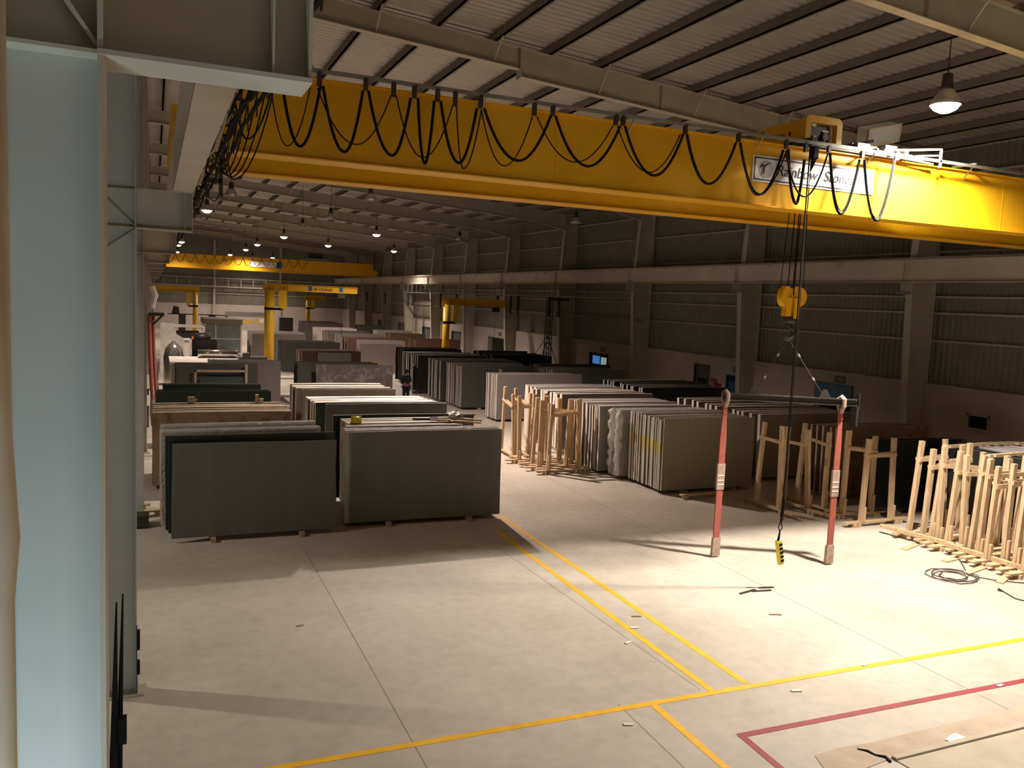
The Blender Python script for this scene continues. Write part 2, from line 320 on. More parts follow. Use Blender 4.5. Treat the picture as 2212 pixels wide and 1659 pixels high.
# portal rafters
for k, yc in enumerate(YC):
    b = MB()
    for sg in (1, -1):
        X = [0, 8.3, 8.3, 20.5, 22.3]; top = [zroof(x)-0.23 for x in X]; d = [0.48, 0.48, 0.66, 0.66, 0.9]
        for i in (0, 2, 3):
            x0, x1 = X[i]*sg, X[i+1]*sg
            if x0 > x1: p = [(x1, top[i+1]-d[i+1]), (x0, top[i]-d[i]), (x0, top[i]), (x1, top[i+1])]
            else: p = [(x0, top[i]-d[i]), (x1, top[i+1]-d[i+1]), (x1, top[i+1]), (x0, top[i])]
            b.prism(p, 'y', yc-0.006, yc+0.006)
            b.prism([(p[0][0], p[0][1]-0.016), (p[1][0], p[1][1]-0.016), p[1], p[0]], 'y', yc-0.11, yc+0.11)
            b.prism([p[3], p[2], (p[2][0], p[2][1]+0.014), (p[3][0], p[3][1]+0.014)], 'y', yc-0.11, yc+0.11)
        b.box(8.29*sg-0.015, 8.29*sg+0.015, yc-0.12, yc+0.12, top[1]-0.72, top[1]+0.03)
        for xx in (3.2, 12.4, 16.4): b.box(xx*sg-0.006, xx*sg+0.006, yc-0.1, yc+0.1, zroof(xx)-0.23-(0.48 if xx < 8 else 0.66), zroof(xx)-0.23)
        for xx in xs[1:15:2]:                           # fly braces up to the purlins
            if xx < 22: b.bar((xx*sg, yc+0.02, zroof(xx)-0.23-(0.46 if xx < 8 else 0.64)), (xx*sg, yc+0.6, zroof(xx)-0.2), 0.03, 0.03); b.bar((xx*sg, yc-0.02, zroof(xx)-0.23-(0.46 if xx < 8 else 0.64)), (xx*sg, yc-0.6, zroof(xx)-0.2), 0.03, 0.03)
    o = struct('roof_rafter', b, M['steel']); o['label'] = 'sloping welded steel portal rafter crossing under the purlins'; o['group'] = 'portal rafters'
# right columns with crane brackets
for k, yc in enumerate(YC):
    b = MB()
    pi = [(22.34, 0), (23.1, 0), (23.1, 9.85), (22.22, 9.75), (22.0, 6.0)]
    b.prism(pi, 'y', yc-0.006, yc+0.006)
    b.add([(22.34, yc-0.13, 0), (22.34, yc+0.13, 0), (22.0, yc+0.13, 6.0), (22.0, yc-0.13, 6.0), (22.32, yc-0.13, 0), (22.32, yc+0.13, 0), (21.98, yc+0.13, 6.0), (21.98, yc-0.13, 6.0)],
          [(0, 1, 2, 3), (7, 6, 5, 4), (0, 3, 7, 4), (1, 5, 6, 2), (2, 6, 7, 3), (0, 4, 5, 1)])
    b.prism([(21.98, 6.0), (22.0, 6.0), (22.27, 9.8), (22.25, 9.8)], 'y', yc-0.13, yc+0.13)
    b.box(23.0, 23.015, yc-0.13, yc+0.13, 0, 9.85)
    b.box(21.6, 22.0, yc-0.006, yc+0.006, 5.95, 6.3); b.box(21.58, 22.0, yc-0.12, yc+0.12, 5.93, 5.95); b.box(21.58, 22.02, yc-0.12, yc+0.12, 6.28, 6.3)
    b.box(22.2, 23.1, yc-0.2, yc+0.2, 0, 0.03)
    o = struct('wall_column', b, M['steel']); o['label'] = 'tapered steel portal column standing against the right wall'; o['group'] = 'columns along the right wall'
# middle columns with brackets towards the hall
def mid_column(yc, first=False):
    b = MB(); xi, xo = (-0.155, -0.43) if first else (-0.215, -0.62)
    b.box(xo, xi, yc-0.005, yc+0.005, 0, 11.4, 1)
    b.box(xi, xi+0.016, yc-0.1, yc+0.1, 0, 11.4); b.box(xo-0.016, xo, yc-0.1, yc+0.1, 0, 11.4)
    for z in (5.88, 6.33): b.box(xo, xi, yc-0.09, yc+0.09, z-0.006, z+0.006)
    b.bar((xi, yc-0.03, 5.9), (xo, yc-0.03, 6.3), 0.012, 0.08, 0, up=(0, 1, 0))
    b.bar((xi, yc-0.03, 5.86), (xo, yc-0.03, 5.55), 0.012, 0.06, 0, up=(0, 1, 0)) if not first else None
    e = 0.47 if first else 0.44
    b.box(xi, e, yc-0.005, yc+0.005, 5.885, 6.345); b.box(xi, e, yc-0.11, yc+0.11, 5.87, 5.885); b.box(xi, e, yc-0.11, yc+0.11, 6.335, 6.35)
    b.box(0.345, 0.352, yc-0.10, yc-0.005, 5.885, 6.335); b.box(0.345, 0.352, yc+0.005, yc+0.10, 5.885, 6.335)
    b.box(e-0.012, e, yc-0.10, yc+0.10, 5.885, 6.335)
    b.box(xo-0.1, xi+0.1, yc-0.2, yc+0.2, 0, 0.03)
    b.box(xi, xi+0.03, yc-0.12, yc+0.12, 0.0, 0.0+0.15)
    o = struct('middle_column', b, [M['steel'], M['webblue']]); return o
for k, yc in enumerate(YC):
    if yc < 0: continue
    o = mid_column(yc, k == 1)
    if k == 1: o['label'] = 'nearest steel column, pale blue-grey web lit beside the camera'
    elif k == 2: o['label'] = 'second steel column from the camera with diagonal stiffeners under the bracket'
    else: o['label'] = 'steel middle column further down the hall edge'; o['group'] = 'far middle columns'
# the two crane runways
def runway(x0, x1, z0, z1, name, label, side):
    b = MB(); xc = (x0+x1)/2
    b.box(xc-0.006, xc+0.006, Y0, Y1-0.3, z0+0.018, z1-0.018); b.box(x0, x1, Y0, Y1-0.3, z0, z0+0.018); b.box(x0, x1, Y0, Y1-0.3, z1-0.018, z1)
    b.box(xc-0.035, xc+0.035, Y0, Y1-0.3, z1, z1+0.07)
    for yc in YC: b.box(x0+0.005, x1-0.005, yc-0.03, yc-0.018, z0, z1); b.box(x0+0.005, x1-0.005, yc+0.018, yc+0.03, z0, z1)
    y = Y0+0.6
    while y < Y1-1:
        b.box(xc-0.075 if side > 0 else xc, xc if side > 0 else xc+0.075, y-0.06, y+0.06, z1-0.12, z1-0.018); y += BAY/7
    o = struct(name, b, M['runway']); o['label'] = label
runway(21.7, 21.98, 6.3, 7.0, 'runway_beam', 'pale steel crane runway beam along the right wall columns', 1)
runway(0.215, 0.44, 6.35, 7.0, 'runway_beam', 'pale steel crane runway beam running away from the near bracket', -1)
# end wall posts and braced walkway rail
for xx in (-7.0, 0.0, 6.9, 14.9):
    b = MB(); b.box(xx-0.12, xx+0.12, Y1-0.5, Y1-0.48, 0, 11.0); b.box(xx-0.006, xx+0.006, Y1-0.48, Y1-0.2, 0, 11.0); b.box(xx-0.12, xx+0.12, Y1-0.24, Y1-0.22, 0, 11)
    o = struct('end_wall_post', b, M['steel']); o['label'] = 'upright steel post on the far end wall'; o['group'] = 'far wall posts'
b = MB(); b.box(-2, 19, 111.2, 111.3, 6.35, 6.45); b.box(-2, 19, 111.2, 111.3, 5.3, 5.42)
x = -2
while x < 19: b.box(x, x+0.08, 111.2, 111.28, 5.4, 6.4); x += 1.5
struct('trim_6', b, M['steel'], 'ladder-like steel rail across the far end wall')

# right wall: doors and windows
def opening(name, y0, y1, z0, z1, leaf, frame='steel', extra=None):
    b = MB(); t = 0.06
    b.box(22.90, 23.0, y0-t, y0, z0, z1+t); b.box(22.90, 23.0, y1, y1+t, z0, z1+t); b.box(22.90, 23.0, y0-t, y1+t, z1, z1+t)
    if z0 > 0: b.box(22.90, 23.0, y0-t, y1+t, z0-t, z0)
    f = struct(name, b, M[frame]); c = MB(); c.box(23.02, 23.06, y0, y1, z0, z1); o = c.build('leaf_or_dark_fill' if name.startswith('door') else 'pane', M[leaf], f)  # black fills paint the shade inside the open doorways
    return f
opening('window_1', 17.35, 18.0, 1.95, 2.32, 'dark')
d = opening('door_1', 22.75, 24.45, 0, 2.62, 'dark', 'blue'); d['label'] = 'wide dark doorway with pale blue panels on the right wall'
c = MB(); c.box(22.86, 22.9, 22.7, 24.5, 2.12, 2.66); c.build('upper_panel', M['bluepanel'], d); c = MB(); c.box(22.88, 22.9, 23.4, 24.45, 1.2, 1.75); c.build('lower_panel', M['blue'], d)
d = opening('door_2', 28.75, 29.85, 0, 2.36, 'dkblue', 'blue'); d['label'] = 'dark blue door beside a column on the right wall'
c = MB(); c.box(22.99, 23.015, 28.78, 29.82, 0.05, 2.12); c.build('door_panel', M['blue'], d)
d = opening('door_3', 31.2, 32.25, 0, 2.64, 'greydoor', 'greydoor'); d['label'] = 'grey door with a dark band on the right wall'
c = MB(); c.box(22.99, 23.015, 31.4, 32.1, 1.85, 2.05); c.build('dark_band', M['dark'], d)
d = opening('door_4', 40.45, 42.4, 0, 2.42, 'dkblue', 'dkblue'); d['label'] = 'blue double door with two lit panes above it'
c = MB(); c.box(22.98, 23.015, 41.42, 42.2, 1.86, 2.3); c.build('lit_pane', M['bluelit'], d)
c = MB(); c.box(22.98, 23.015, 40.5, 41.22, 1.80, 2.26); c.build('lit_pane', M['whitelit'], d)
d = opening('door_5', 54.6, 58.35, 0, 2.42, 'dark', 'greydoor'); d['label'] = 'broad black opening with a grey frame in the right wall'
c = MB(); c.box(22.9, 23.01, 57.6, 58.35, 0, 2.4); c.build('open_shutter', M['greydoor'], d)
d = opening('door_6', 64.7, 66.8, 0, 2.43, 'greydoor', 'greydoor'); d['label'] = 'tall grey-blue half-open door in the far part of the right wall'
c = MB(); c.box(22.98, 23.01, 65.0, 66.0, 0, 1.75); c.build('dark_gap', M['dark'], d)
for i, (a, c_, z0, z1) in enumerate([(73.0, 75.2, 0.5, 2.42), (81.3, 83.7, 1.5, 2.42), (89.8, 92.0, 1.4, 2.4)]):
    o = opening('window_%d' % (i+2), a, c_, z0, z1, 'greydoor', 'greydoor')
    mm = MB(); mm.box(22.97, 23.0, (a+c_)/2-0.04, (a+c_)/2+0.04, z0, z1); mm.build('mullion', M['steel'], o)
for y, z, wd, lab in ((23.35, 2.86, 0.5, 'small framed plate on the masonry above the pale blue panel'), (29.2, 2.66, 0.5, 'small blue plate above the dark blue door'), (41.0, 2.72, 0.5, 'small plate above the door with lit panes'), (56.2, 2.75, 0.6, 'small plate above the broad black opening')):
    t = thing('wall_plate', lab, 'sign', (22.95, y, z))
    b = MB(); b.box(-0.03, -0.001, -wd/2, wd/2, -0.13, 0.13); b.build('plate', M['blue'] if y > 28 and y < 30 else M['greydoor'], t)
    b = MB(); b.box(-0.034, -0.03, -wd/2+0.05, wd/2-0.05, -0.08, 0.08); b.build('plate_face', M['galv'], t)
t = thing('wall_notice', 'red and white notice strip on the masonry between two doors', 'sign', (22.95, 30.7, 1.9))
b = MB(); b.box(-0.02, -0.001, -0.15, 0.35, 0.05, 0.25); b.build('upper_strip', M['red'], t); b = MB(); b.box(-0.02, -0.001, -0.45, 0.1, -0.1, 0.06); b.build('lower_strip', M['linered'], t)
# rails and pipes along the right wall
b = MB(); b.box(21.55, 21.62, 38, 111, 5.5, 5.56)
y = 38.0
while y < 111: b.box(21.57, 21.61, y, y+0.05, 5.5, 6.3); y += 1.35
struct('trim_7', b, M['galv'], 'galvanised cable rail hung under the right runway beam')
b = MB(); b.tube([(22.3, 36, 4.5), (22.3, 78, 4.45)], 0.045, 8); o = tag(b.build('wall_pipe', M['galv']), 'long thin pipe fixed across the right wall columns', 'pipe')
for i, y in enumerate((44.0, 45.3, 50, 51.2, 53.5, 62, 66, 74, 75.5, 84, 92)):
    b = MB(); b.box(21.54, 21.64, y, y+0.22, 4.35, 5.5)
    for j in range(5): b.box(21.52, 21.66, y-0.04, y+0.26, 4.5+j*0.2, 4.56+j*0.2)
    tag(b.build('hanging_cable_bundle', M['darksteel']), 'dark cable loops gathered in a bundle under the right rail', 'cable', 'cable bundles under the right rail')

# floor markings and joints
def strip(a, c, wd, h=0.004):
    b = MB(); b.bar((a.x, a.y, h/2), (c.x, c.y, h/2), wd, h, 0); return b
P = lambda x, y: fz(x, y, 0)
xr = P(2212, 1382)
n = 8
def line(name, a, c, wd, m, lab, h=0.004): o = struct(name, strip(a, c, wd, h), M[m]); o['label'] = lab
V = lambda x, y: Vector((x, y, 0))
ya = P(610, 1657); yb = P(2212, 1381); dd = (yb-ya).normalized()
line('trim_%d' % n, ya-dd*3, yb+dd*6, 0.105, 'liney', 'yellow floor line running across the hall'); n += 1
line('trim_%d' % n, P(1611, 1476), P(1080, 1114), 0.105, 'liney', 'right one of the two long yellow aisle lines', 0.0035); n += 1
line('trim_%d' % n, P(1540, 1494), P(1076, 1149), 0.105, 'liney', 'left one of the two long yellow aisle lines', 0.0035); n += 1
line('trim_%d' % n, P(1411, 1522), P(1640, 1722), 0.105, 'liney', 'short yellow floor line in the near foreground', 0.0035); n += 1
line('trim_%d' % n, P(1595, 1590), P(2400, 1434), 0.10, 'linered', 'dark red floor line beside the kerb'); n += 1
line('trim_%d' % n, P(1600, 1588), P(1760, 1722), 0.10, 'linered', 'dark red floor line turning towards the camera', 0.0035); n += 1
for a, c in ((P(1030, 1850), P(652, 1177)), (V(5.45, 4), V(5.6, 9.1)), (V(6.9, 9.1), V(6.62, 17.8)), (V(10.6, 6), V(10.9, 30))):
    line('trim_%d' % n, a, c, 0.007, 'joint', 'thin straight joint sawn in the floor', 0.002); n += 1

# ------------------------------------------------------------------ ceiling lamps
def lamp_obj(kind):
    t = bpy.data.objects.new('high_bay_lamp', None); COL.objects.link(t); t.empty_display_size = 0.2; t['category'] = 'lamp'
    b = MB(); b.lathe([(0.0, 0.50), (0.09, 0.50), (0.10, 0.30), (0.12, 0.22), (0.0, 0.22)], (0, 0, 0), 16); b.build('ballast_housing', M['darksteel'], t, True)
    b = MB(); b.lathe([(0.10, 0.24), (0.16, 0.16), (0.23, 0.05), (0.27, -0.06), (0.265, -0.06), (0.22, 0.05), (0.15, 0.15), (0.09, 0.23)], (0, 0, 0), 24); b.build('bell_shade', M['shade'], t, True)
    b = MB(); b.tube([(0, 0, 0.5), (0, 0, 1.9)], 0.012, 6); b.build('hanging_rod', M['darksteel'], t)
    b = MB()
    if kind: b.lathe([(0.0, -0.20), (0.10, -0.185), (0.20, -0.13), (0.26, -0.05), (0.20, 0.0), (0.0, 0.03)], (0, 0, 0), 24); b.build('glowing_glass', M['glowwarm' if kind == 2 else 'glow'], t, True)
    else: b.lathe([(0.0, -0.10), (0.12, -0.09), (0.24, -0.05), (0.0, -0.03)], (0, 0, 0), 24); b.build('glass_cover', M['galv'], t, True)
    return t
protos = {}
nl = {0: 0}
for i, (x, y, z, p, c) in enumerate(LAMPS):
    kind = 2 if i == 0 else (1 if p else 0)
    if kind not in protos: t = protos[kind] = lamp_obj(kind); t.location = (x, y, z)
    else: t = dup(protos[kind], (x, y, z))
    t['category'] = 'lamp'
    # rod reaches the roof
    for ch in t.children:
        if ch.name.startswith('hanging_rod'): ch.scale = (1, 1, 1); ch.location = (0, 0, 0); s = (zroof(x)+0.02-z-0.5)/1.4; ch.scale.z = s; ch.location.z = 0.5*(1-s)
    if kind == 2: t['label'] = 'big bright warm bell lamp above the crane girder, nearest of all'
    elif kind == 1:
        if y < 0: t['label'] = 'unseen lit bell lamp overhead behind the viewpoint'; t['group'] = 'lamps behind the viewpoint'
        elif x < 0: t['label'] = 'lit bell lamp over the neighbouring left aisle'; t['group'] = 'left aisle lamps'
        elif y < 30: t['label'] = 'lit bell lamp over the slab stacks, hidden behind the yellow girder'
        elif abs(y-45.66) < 0.1: t['label'] = 'brightest distant bell lamp, close to the left cable bundle'
        elif abs(y-54.1) < 0.1: t['label'] = 'lit bell lamp below the middle of the yellow girder, high on the right'
        elif abs(y-63.0) < 0.1: t['label'] = 'lit bell lamp hanging alone just above the far crane sign'
        elif abs(y-72.6) < 0.1: t['label'] = 'rightmost of the distant lit bell lamps'
        elif abs(y-70.6) < 0.1: t['label'] = 'lit bell lamp above the trolley of the far crane'
        elif x < 0: t['label'] = 'lit bell lamp over the neighbouring left aisle'; t['group'] = 'left aisle lamps'
        elif x < 3: t['label'] = 'distant lit bell lamp in the tight row at the left'; t['group'] = 'distant lamps at the left'
        else: t['label'] = 'small distant lit bell lamp above the far crane'; t['group'] = 'small distant lamps'
    else: t['label'] = 'unlit bell lamp hanging under the roof'; t['group'] = 'unlit bell lamps'
    if p:
        ld = bpy.data.lights.new('lamp_light', 'SPOT'); ld.energy = p*(6.6 if y > 40 else 4); ld.color = c; ld.shadow_soft_size = 0.16; ld.spot_size = math.radians(158 if kind == 2 else 140); ld.spot_blend = 0.85 if kind == 2 else 0.6
        lo = bpy.data.objects.new('lamp_light', ld); COL.objects.link(lo); lo.parent = t; lo.location = (0, 0, -0.24)
# unseen tube light, added for the cool light on the nearest column
t = thing('added_tube_lamp', 'unseen cool white tube lamp added to light the nearest column', 'lamp', (-0.75, 1.3, 1.5))
b = MB(); b.box(-0.3, 0.3, -0.08, -0.03, -0.03, 0.03); b.build('lamp_batten', M['white'], t)
b = MB(); b.tube([(-0.28, 0, 0), (0.28, 0, 0)], 0.015, 8); b.build('glowing_tube', emis('cool_tube', (0.75, 0.9, 1.0), 6), t)
ld = bpy.data.lights.new('added_tube_light', 'AREA'); ld.shape = 'RECTANGLE'; ld.size = 0.6; ld.size_y = 0.1; ld.energy = 230; ld.color = (0.68, 0.88, 1.0)
lo = bpy.data.objects.new('added_tube_light', ld); COL.objects.link(lo); lo.parent = t; lo.location = (0, 0.03, 0.02); lo.rotation_euler = (math.radians(140), 0, 0)

# ------------------------------------------------------------------ overhead travelling cranes
def girder(b, x0, x1, yc, z0, z1, hw=0.17):
    b.box(x0, x1, yc-hw, yc-hw+0.01, z0, z1); b.box(x0, x1, yc+hw-0.01, yc+hw, z0, z1)
    b.box(x0, x1, yc-hw-0.06, yc+hw+0.06, z0-0.02, z0); b.box(x0, x1, yc-hw-0.05, yc+hw+0.05, z1, z1+0.02)
    b.box(x0-0.01, x0, yc-hw, yc+hw, z0, z1); b.box(x1, x1+0.01, yc-hw, yc+hw, z0, z1)
def crane(yn, yf, z0, z1, label):
    t = thing('overhead_crane', label, 'crane', (0.3, (yn+yf)/2, 7.08))
    t0 = Vector(t.location)
    def pt(b, name, m, par=t, sm=False):
        o = b.build(name, m, par, sm); 
        if par is t: o.location = -t0
        return o
    for y in (yn, yf):
        b = MB(); girder(b, 0.75, 21.45, y, z0, z1)
        for x in (5.9, 11.1, 16.2): b.box(x, x+0.006, y-0.176, y-0.17, z0, z1)
        pt(b, 'girder', M['yellow'])
        b = MB(); b.box(0.8, 21.4, y-0.03, y+0.03, z1+0.02, z1+0.06); pt(b, 'trolley_rail', M['galv'])
    for x in (0.33, 21.84):
        b = MB(); b.box(x-0.13, x+0.13, yn-0.75, yf+0.75, 7.12, 7.5); 
        for y in (yn, yf): b.box(min(x, 0.75 if x < 5 else 21.45), max(x, 0.75 if x < 5 else 21.45), y-0.17, y+0.17, 7.2, 7.75)
        pt(b, 'end_carriage', M['yellow'])
        for y in (yn-0.5, yf+0.5):
            b = MB(); b.tube([(x-0.05, y, 7.2), (x+0.05, y, 7.2)], 0.13, 16); pt(b, 'wheel', M['darksteel'])
        for s, y in ((-1, yn-0.75), (1, yf+0.75)):
            b = MB(); b.tube([(x, y, 7.3), (x, y+s*0.12, 7.3)], 0.06, 10); pt(b, 'buffer', M['black'])
    return t, t0, pt
YN, YF, ZB, ZT = 12.6, 14.8, 7.09, 8.18
cr, c0, pt = crane(YN, YF, ZB, ZT, 'big yellow double girder travelling crane spanning the foreground hall')
WY = YN-0.17                                        # near face of the near girder
# festoon track in front of the near girder, with brackets
b = MB(); b.box(0.9, 21.3, YN-0.44, YN-0.40, ZT+0.04, ZT+0.09); b.box(0.9, 21.3, YN-0.30, YN-0.27, ZT+0.10, ZT+0.13); pt(b, 'festoon_track', M['galv'])
for x in (2.0, 4.6, 7.2, 9.8, 12.4, 15.0, 17.6, 20.2):
    b = MB(); b.box(x-0.02, x+0.02, YN-0.45, YN+0.1, ZT+0.09, ZT+0.13); b.bar((x, YN-0.42, ZT+0.09), (x, YN-0.2, ZT-0.12), 0.02, 0.02); pt(b, 'track_bracket', M['galv'])
def sag(a, lo, c, n=22):
    a, lo, c = Vector(a), Vector(lo), Vector(c); pts = []
    for i in range(n+1):                            # hanging loop: steep sides, rounded bottom
        s = -1+2*i/n; e = abs(s)**2.3
        if s < 0: x = lo.x + (a.x-lo.x)*(abs(s)**1.15); z = lo.z + (a.z-lo.z)*e
        else: x = lo.x + (c.x-lo.x)*(abs(s)**1.15); z = lo.z + (c.z-lo.z)*e
        pts.append(Vector((x, a.y+(c.y-a.y)*i/n, z)))
    return pts
CYF = YN-0.42
LO = [((505, 198), (533, 300), (590, 180), .013), ((612, 196), (648, 316), (692, 186), .022), ((698, 186), (744, 328), (784, 196), .022), ((796, 196), (847, 336), (887, 212), .022),
      ((903, 212), (918, 353), (938, 218), .022), ((952, 218), (991, 352), (1030, 234), .022), ((1046, 234), (1118, 347), (1190, 250), .022),
      ((1200, 250), (1268, 359), (1340, 272), .022), ((1350, 272), (1412, 379), (1476, 290), .022), ((1484, 290), (1530, 397), (1590, 308), .022),
      ((1599, 308), (1640, 420), (1692, 324), .024), ((1703, 322), (1720, 440), (1738, 345), .026), ((1793, 330), (1816, 462), (1857, 345), .026), ((1867, 345), (1893, 476), (1936, 330), .026)]
LT = [((585, 190), (620, 315), (670, 190), .009), ((686, 190), (768, 312), (845, 205), .010), ((856, 206), (912, 340), (978, 228), .010), ((986, 228), (1001, 364), (1040, 236), .010),
      ((1040, 238), (1088, 358), (1150, 252), .010), ((1160, 252), (1240, 350), (1324, 272), .010), ((1334, 272), (1400, 372), (1470, 290), .010), ((1600, 310), (1636, 422), (1700, 324), .012),
      ((1697, 325), (1737, 425), (1788, 333), .016), ((1482, 292), (1528, 398), (1588, 310), .012), ((1795, 332), (1817, 455), (1855, 350), .010), ((1869, 348), (1892, 470), (1930, 345), .010)]
for i, (a, lo, c, r) in enumerate(LO+LT):
    y = CYF - (0.0 if i < len(LO) else 0.05); A, B, D = [fy(*q, y) for q in (a, lo, c)]
    b = MB(); b.tube(sag(A, B, D), r, 6); pt(b, 'cable_loop', M['black'])
for q in ((690, 183), (790, 192), (850, 206), (895, 209), (945, 216), (983, 226), (1038, 231), (1154, 247), (1194, 248), (1330, 268), (1346, 268), (1480, 287), (1595, 304), (1698, 319), (1740, 326), (1790, 328), (1862, 340)):
    A = fy(*q, CYF); b = MB(); b.box(A.x-0.03, A.x+0.03, CYF-0.03, CYF+0.03, A.z-0.02, ZT+0.06); pt(b, 'cable_hanger', M['darksteel'])
# name board on the girder
S0, S1 = fy(1626, 351, WY), fy(1852, 426, WY)
bz0, bz1, bx0, bx1 = 7.50, 7.96, S0.x, fy(1854, 400, WY).x
b = MB(); b.box(bx0, bx1+0.36, WY-0.012, WY-0.002, bz0, bz1); sb = pt(b, 'name_board', M['signwhite'])
def sub(b, name, m): return b.build(name, m, sb)
b = MB(); e = 0.022
for (x0, x1, z0, z1) in ((bx0+.03, bx1, bz0+.03, bz0+.03+e), (bx0+.03, bx1, bz1-.03-e, bz1-.03), (bx0+.03, bx0+.03+e, bz0+.03, bz1-.03)): b.box(x0, x1, WY-0.015, WY-0.011, z0, z1)
sub(b, 'border', M['ink'])
gx, gz, gr = bx0+0.30, (bz0+bz1)/2, 0.155
b = MB(); b.add([(gx+gr*math.cos(2*math.pi*i/28), WY-0.016, gz+gr*math.sin(2*math.pi*i/28)) for i in range(28)], [tuple(range(28))]); sub(b, 'globe_emblem', M['globe'])
b = MB(); b.tube([(gx-.14, WY-.02, gz+.02), (gx-.09, WY-.02, gz+.075), (gx-.05, WY-.02, gz+.05), (gx-.06, WY-.02, gz-.08)], [.008, .014, .014, .010], 6)
b.tube([(gx-.05, WY-.02, gz+.03), (gx+.01, WY-.02, gz+.09), (gx+.10, WY-.02, gz+.12)], [.010, .012, .006], 6); sub(b, 'letter_r', M['ink'])
text('Rainbow', 0.27, M['ink'], 'lettering', sb, face_y(bx0+0.52, WY-0.017, gz-0.085), 0.001, 0.22)
text('Stones', 0.27, M['ink'], 'lettering', sb, face_y(bx0+1.62, WY-0.017, gz-0.085), 0.001, 0.22)
b = MB(); b.box(bx1+0.06, bx1+0.34, WY-0.018, WY-0.012, bz0, bz1); sub(b, 'blue_panel', M['signblue'])
# collector arm on the left end
b = MB(); b.box(0.79, 0.84, 12.0, 12.05, 6.40, 7.1); b.box(0.55, 0.82, 12.0, 12.04, 6.58, 6.64); b.box(0.6, 0.9, 12.0, 12.3, 7.05, 7.12); b.tube([(0.62, 12.0, 6.58), (0.66, 12.0, 6.38), (0.74, 12.0, 6.33), (0.8, 12.0, 6.42)], 0.012); pt(b, 'collector_arm', M['darksteel'])
# trolley with hoist, running on both girders
tr = thing('hoist_trolley', 'yellow hoist trolley with open motor frame on top of the girders', 'hoist', (11.9, 13.6, ZT+0.06))
T0 = Vector(tr.location)
def tp(b, name, m, sm=False): o = b.build(name, m, tr, sm); o.location = -T0; return o
b = MB()
for x in (11.1, 13.4): b.box(x, x+0.10, YN-0.15, YF+0.15, 8.30, 8.42)
for y in (YN, YF): b.box(11.0, 14.0, y-0.06, y+0.06, 8.27, 8.38)
b.box(11.1, 13.5, 13.0, 13.08, 8.30, 8.40); tp(b, 'trolley_frame', M['galvdark'])
for x in (11.2, 13.3):
    for y in (YN, YF): b = MB(); b.tube([(x, y-0.05, 8.33), (x, y+0.05, 8.33)], 0.11, 14); tp(b, 'wheel', M['darksteel'])
def uframe(b, x0, x1, z0, z1, y0, y1, t):
    c = 0.09; out = [(x0, z0), (x0, z1-c), (x0+c*.4, z1-c*.35), (x0+c, z1), (x1-c, z1), (x1-c*.4, z1-c*.35), (x1, z1-c), (x1, z0)]
    inn = [(x0+t, z0), (x0+t, z1-t), (x1-t, z1-t), (x1-t, z0)]
    b.prism([out[0], out[1], (x0+t, z1-c), inn[0]], 'y', y0, y1); b.prism([inn[3], (x1-t, z1-c), out[6], out[7]], 'y', y0, y1)
    b.prism(out[1:7] + [(x1-t, z1-c), (x1-t, z1-t), (x0+t, z1-t), (x0+t, z1-c)], 'y', y0, y1)
b = MB(); uframe(b, 11.29, 12.18, 8.46, 8.93, 12.86, 12.98, 0.13); tp(b, 'end_frame', M['yellow'])
b = MB(); c = 0.1; b.prism([(11.32, 8.46), (12.12, 8.46), (12.12, 8.83), (12.03, 8.90), (11.42, 8.90), (11.32, 8.83)], 'y', 13.25, 14.35)
b.box(11.32, 11.34, 12.98, 13.25, 8.46, 8.86); tp(b, 'hoist_body', M['yellow'])
b = MB(); b.tube([(11.72, 14.35, 8.65), (11.72, 14.6, 8.65)], 0.17, 16); tp(b, 'gearbox_cap', M['darksteel']); b = MB(); b.box(11.45, 11.98, 13.0, 13.25, 8.48, 8.8); b.tube([(11.6, 12.95, 8.65), (11.6, 13.2, 8.65)], 0.12, 12); b.tube([(11.85, 12.93, 8.58), (11.85, 13.1, 8.58)], 0.07, 12); tp(b, 'motor', M['darksteel'])
b = MB(); b.box(11.50, 11.60, 12.93, 12.96, 8.74, 8.80); b.box(11.75, 11.9, 12.92, 12.95, 8.66, 8.69); b.box(11.55, 11.6, 12.92, 12.95, 8.53, 8.57); b.box(11.98, 12.02, 12.95, 13.0, 8.48, 8.75); tp(b, 'motor_trim', M['white'])
b = MB(); b.box(11.318, 11.32, 13.30, 13.36, 8.60, 8.68); tp(b, 'side_badge', M['ink'])
lt = text('EF CRANE', 0.085, M['ink'], 'side_lettering', tr, Matrix.Translation(Vector((11.317, 13.84, 8.61))-T0) @ Matrix.Rotation(math.radians(-90), 4, 'Z') @ Matrix.Rotation(math.pi/2, 4, 'X'), 0.001)
b = MB(); b.tube([(11.45, 13.65, 8.50), (12.5, 13.65, 8.50)], 0.17, 20); tp(b, 'rope_drum', M['darksteel'])
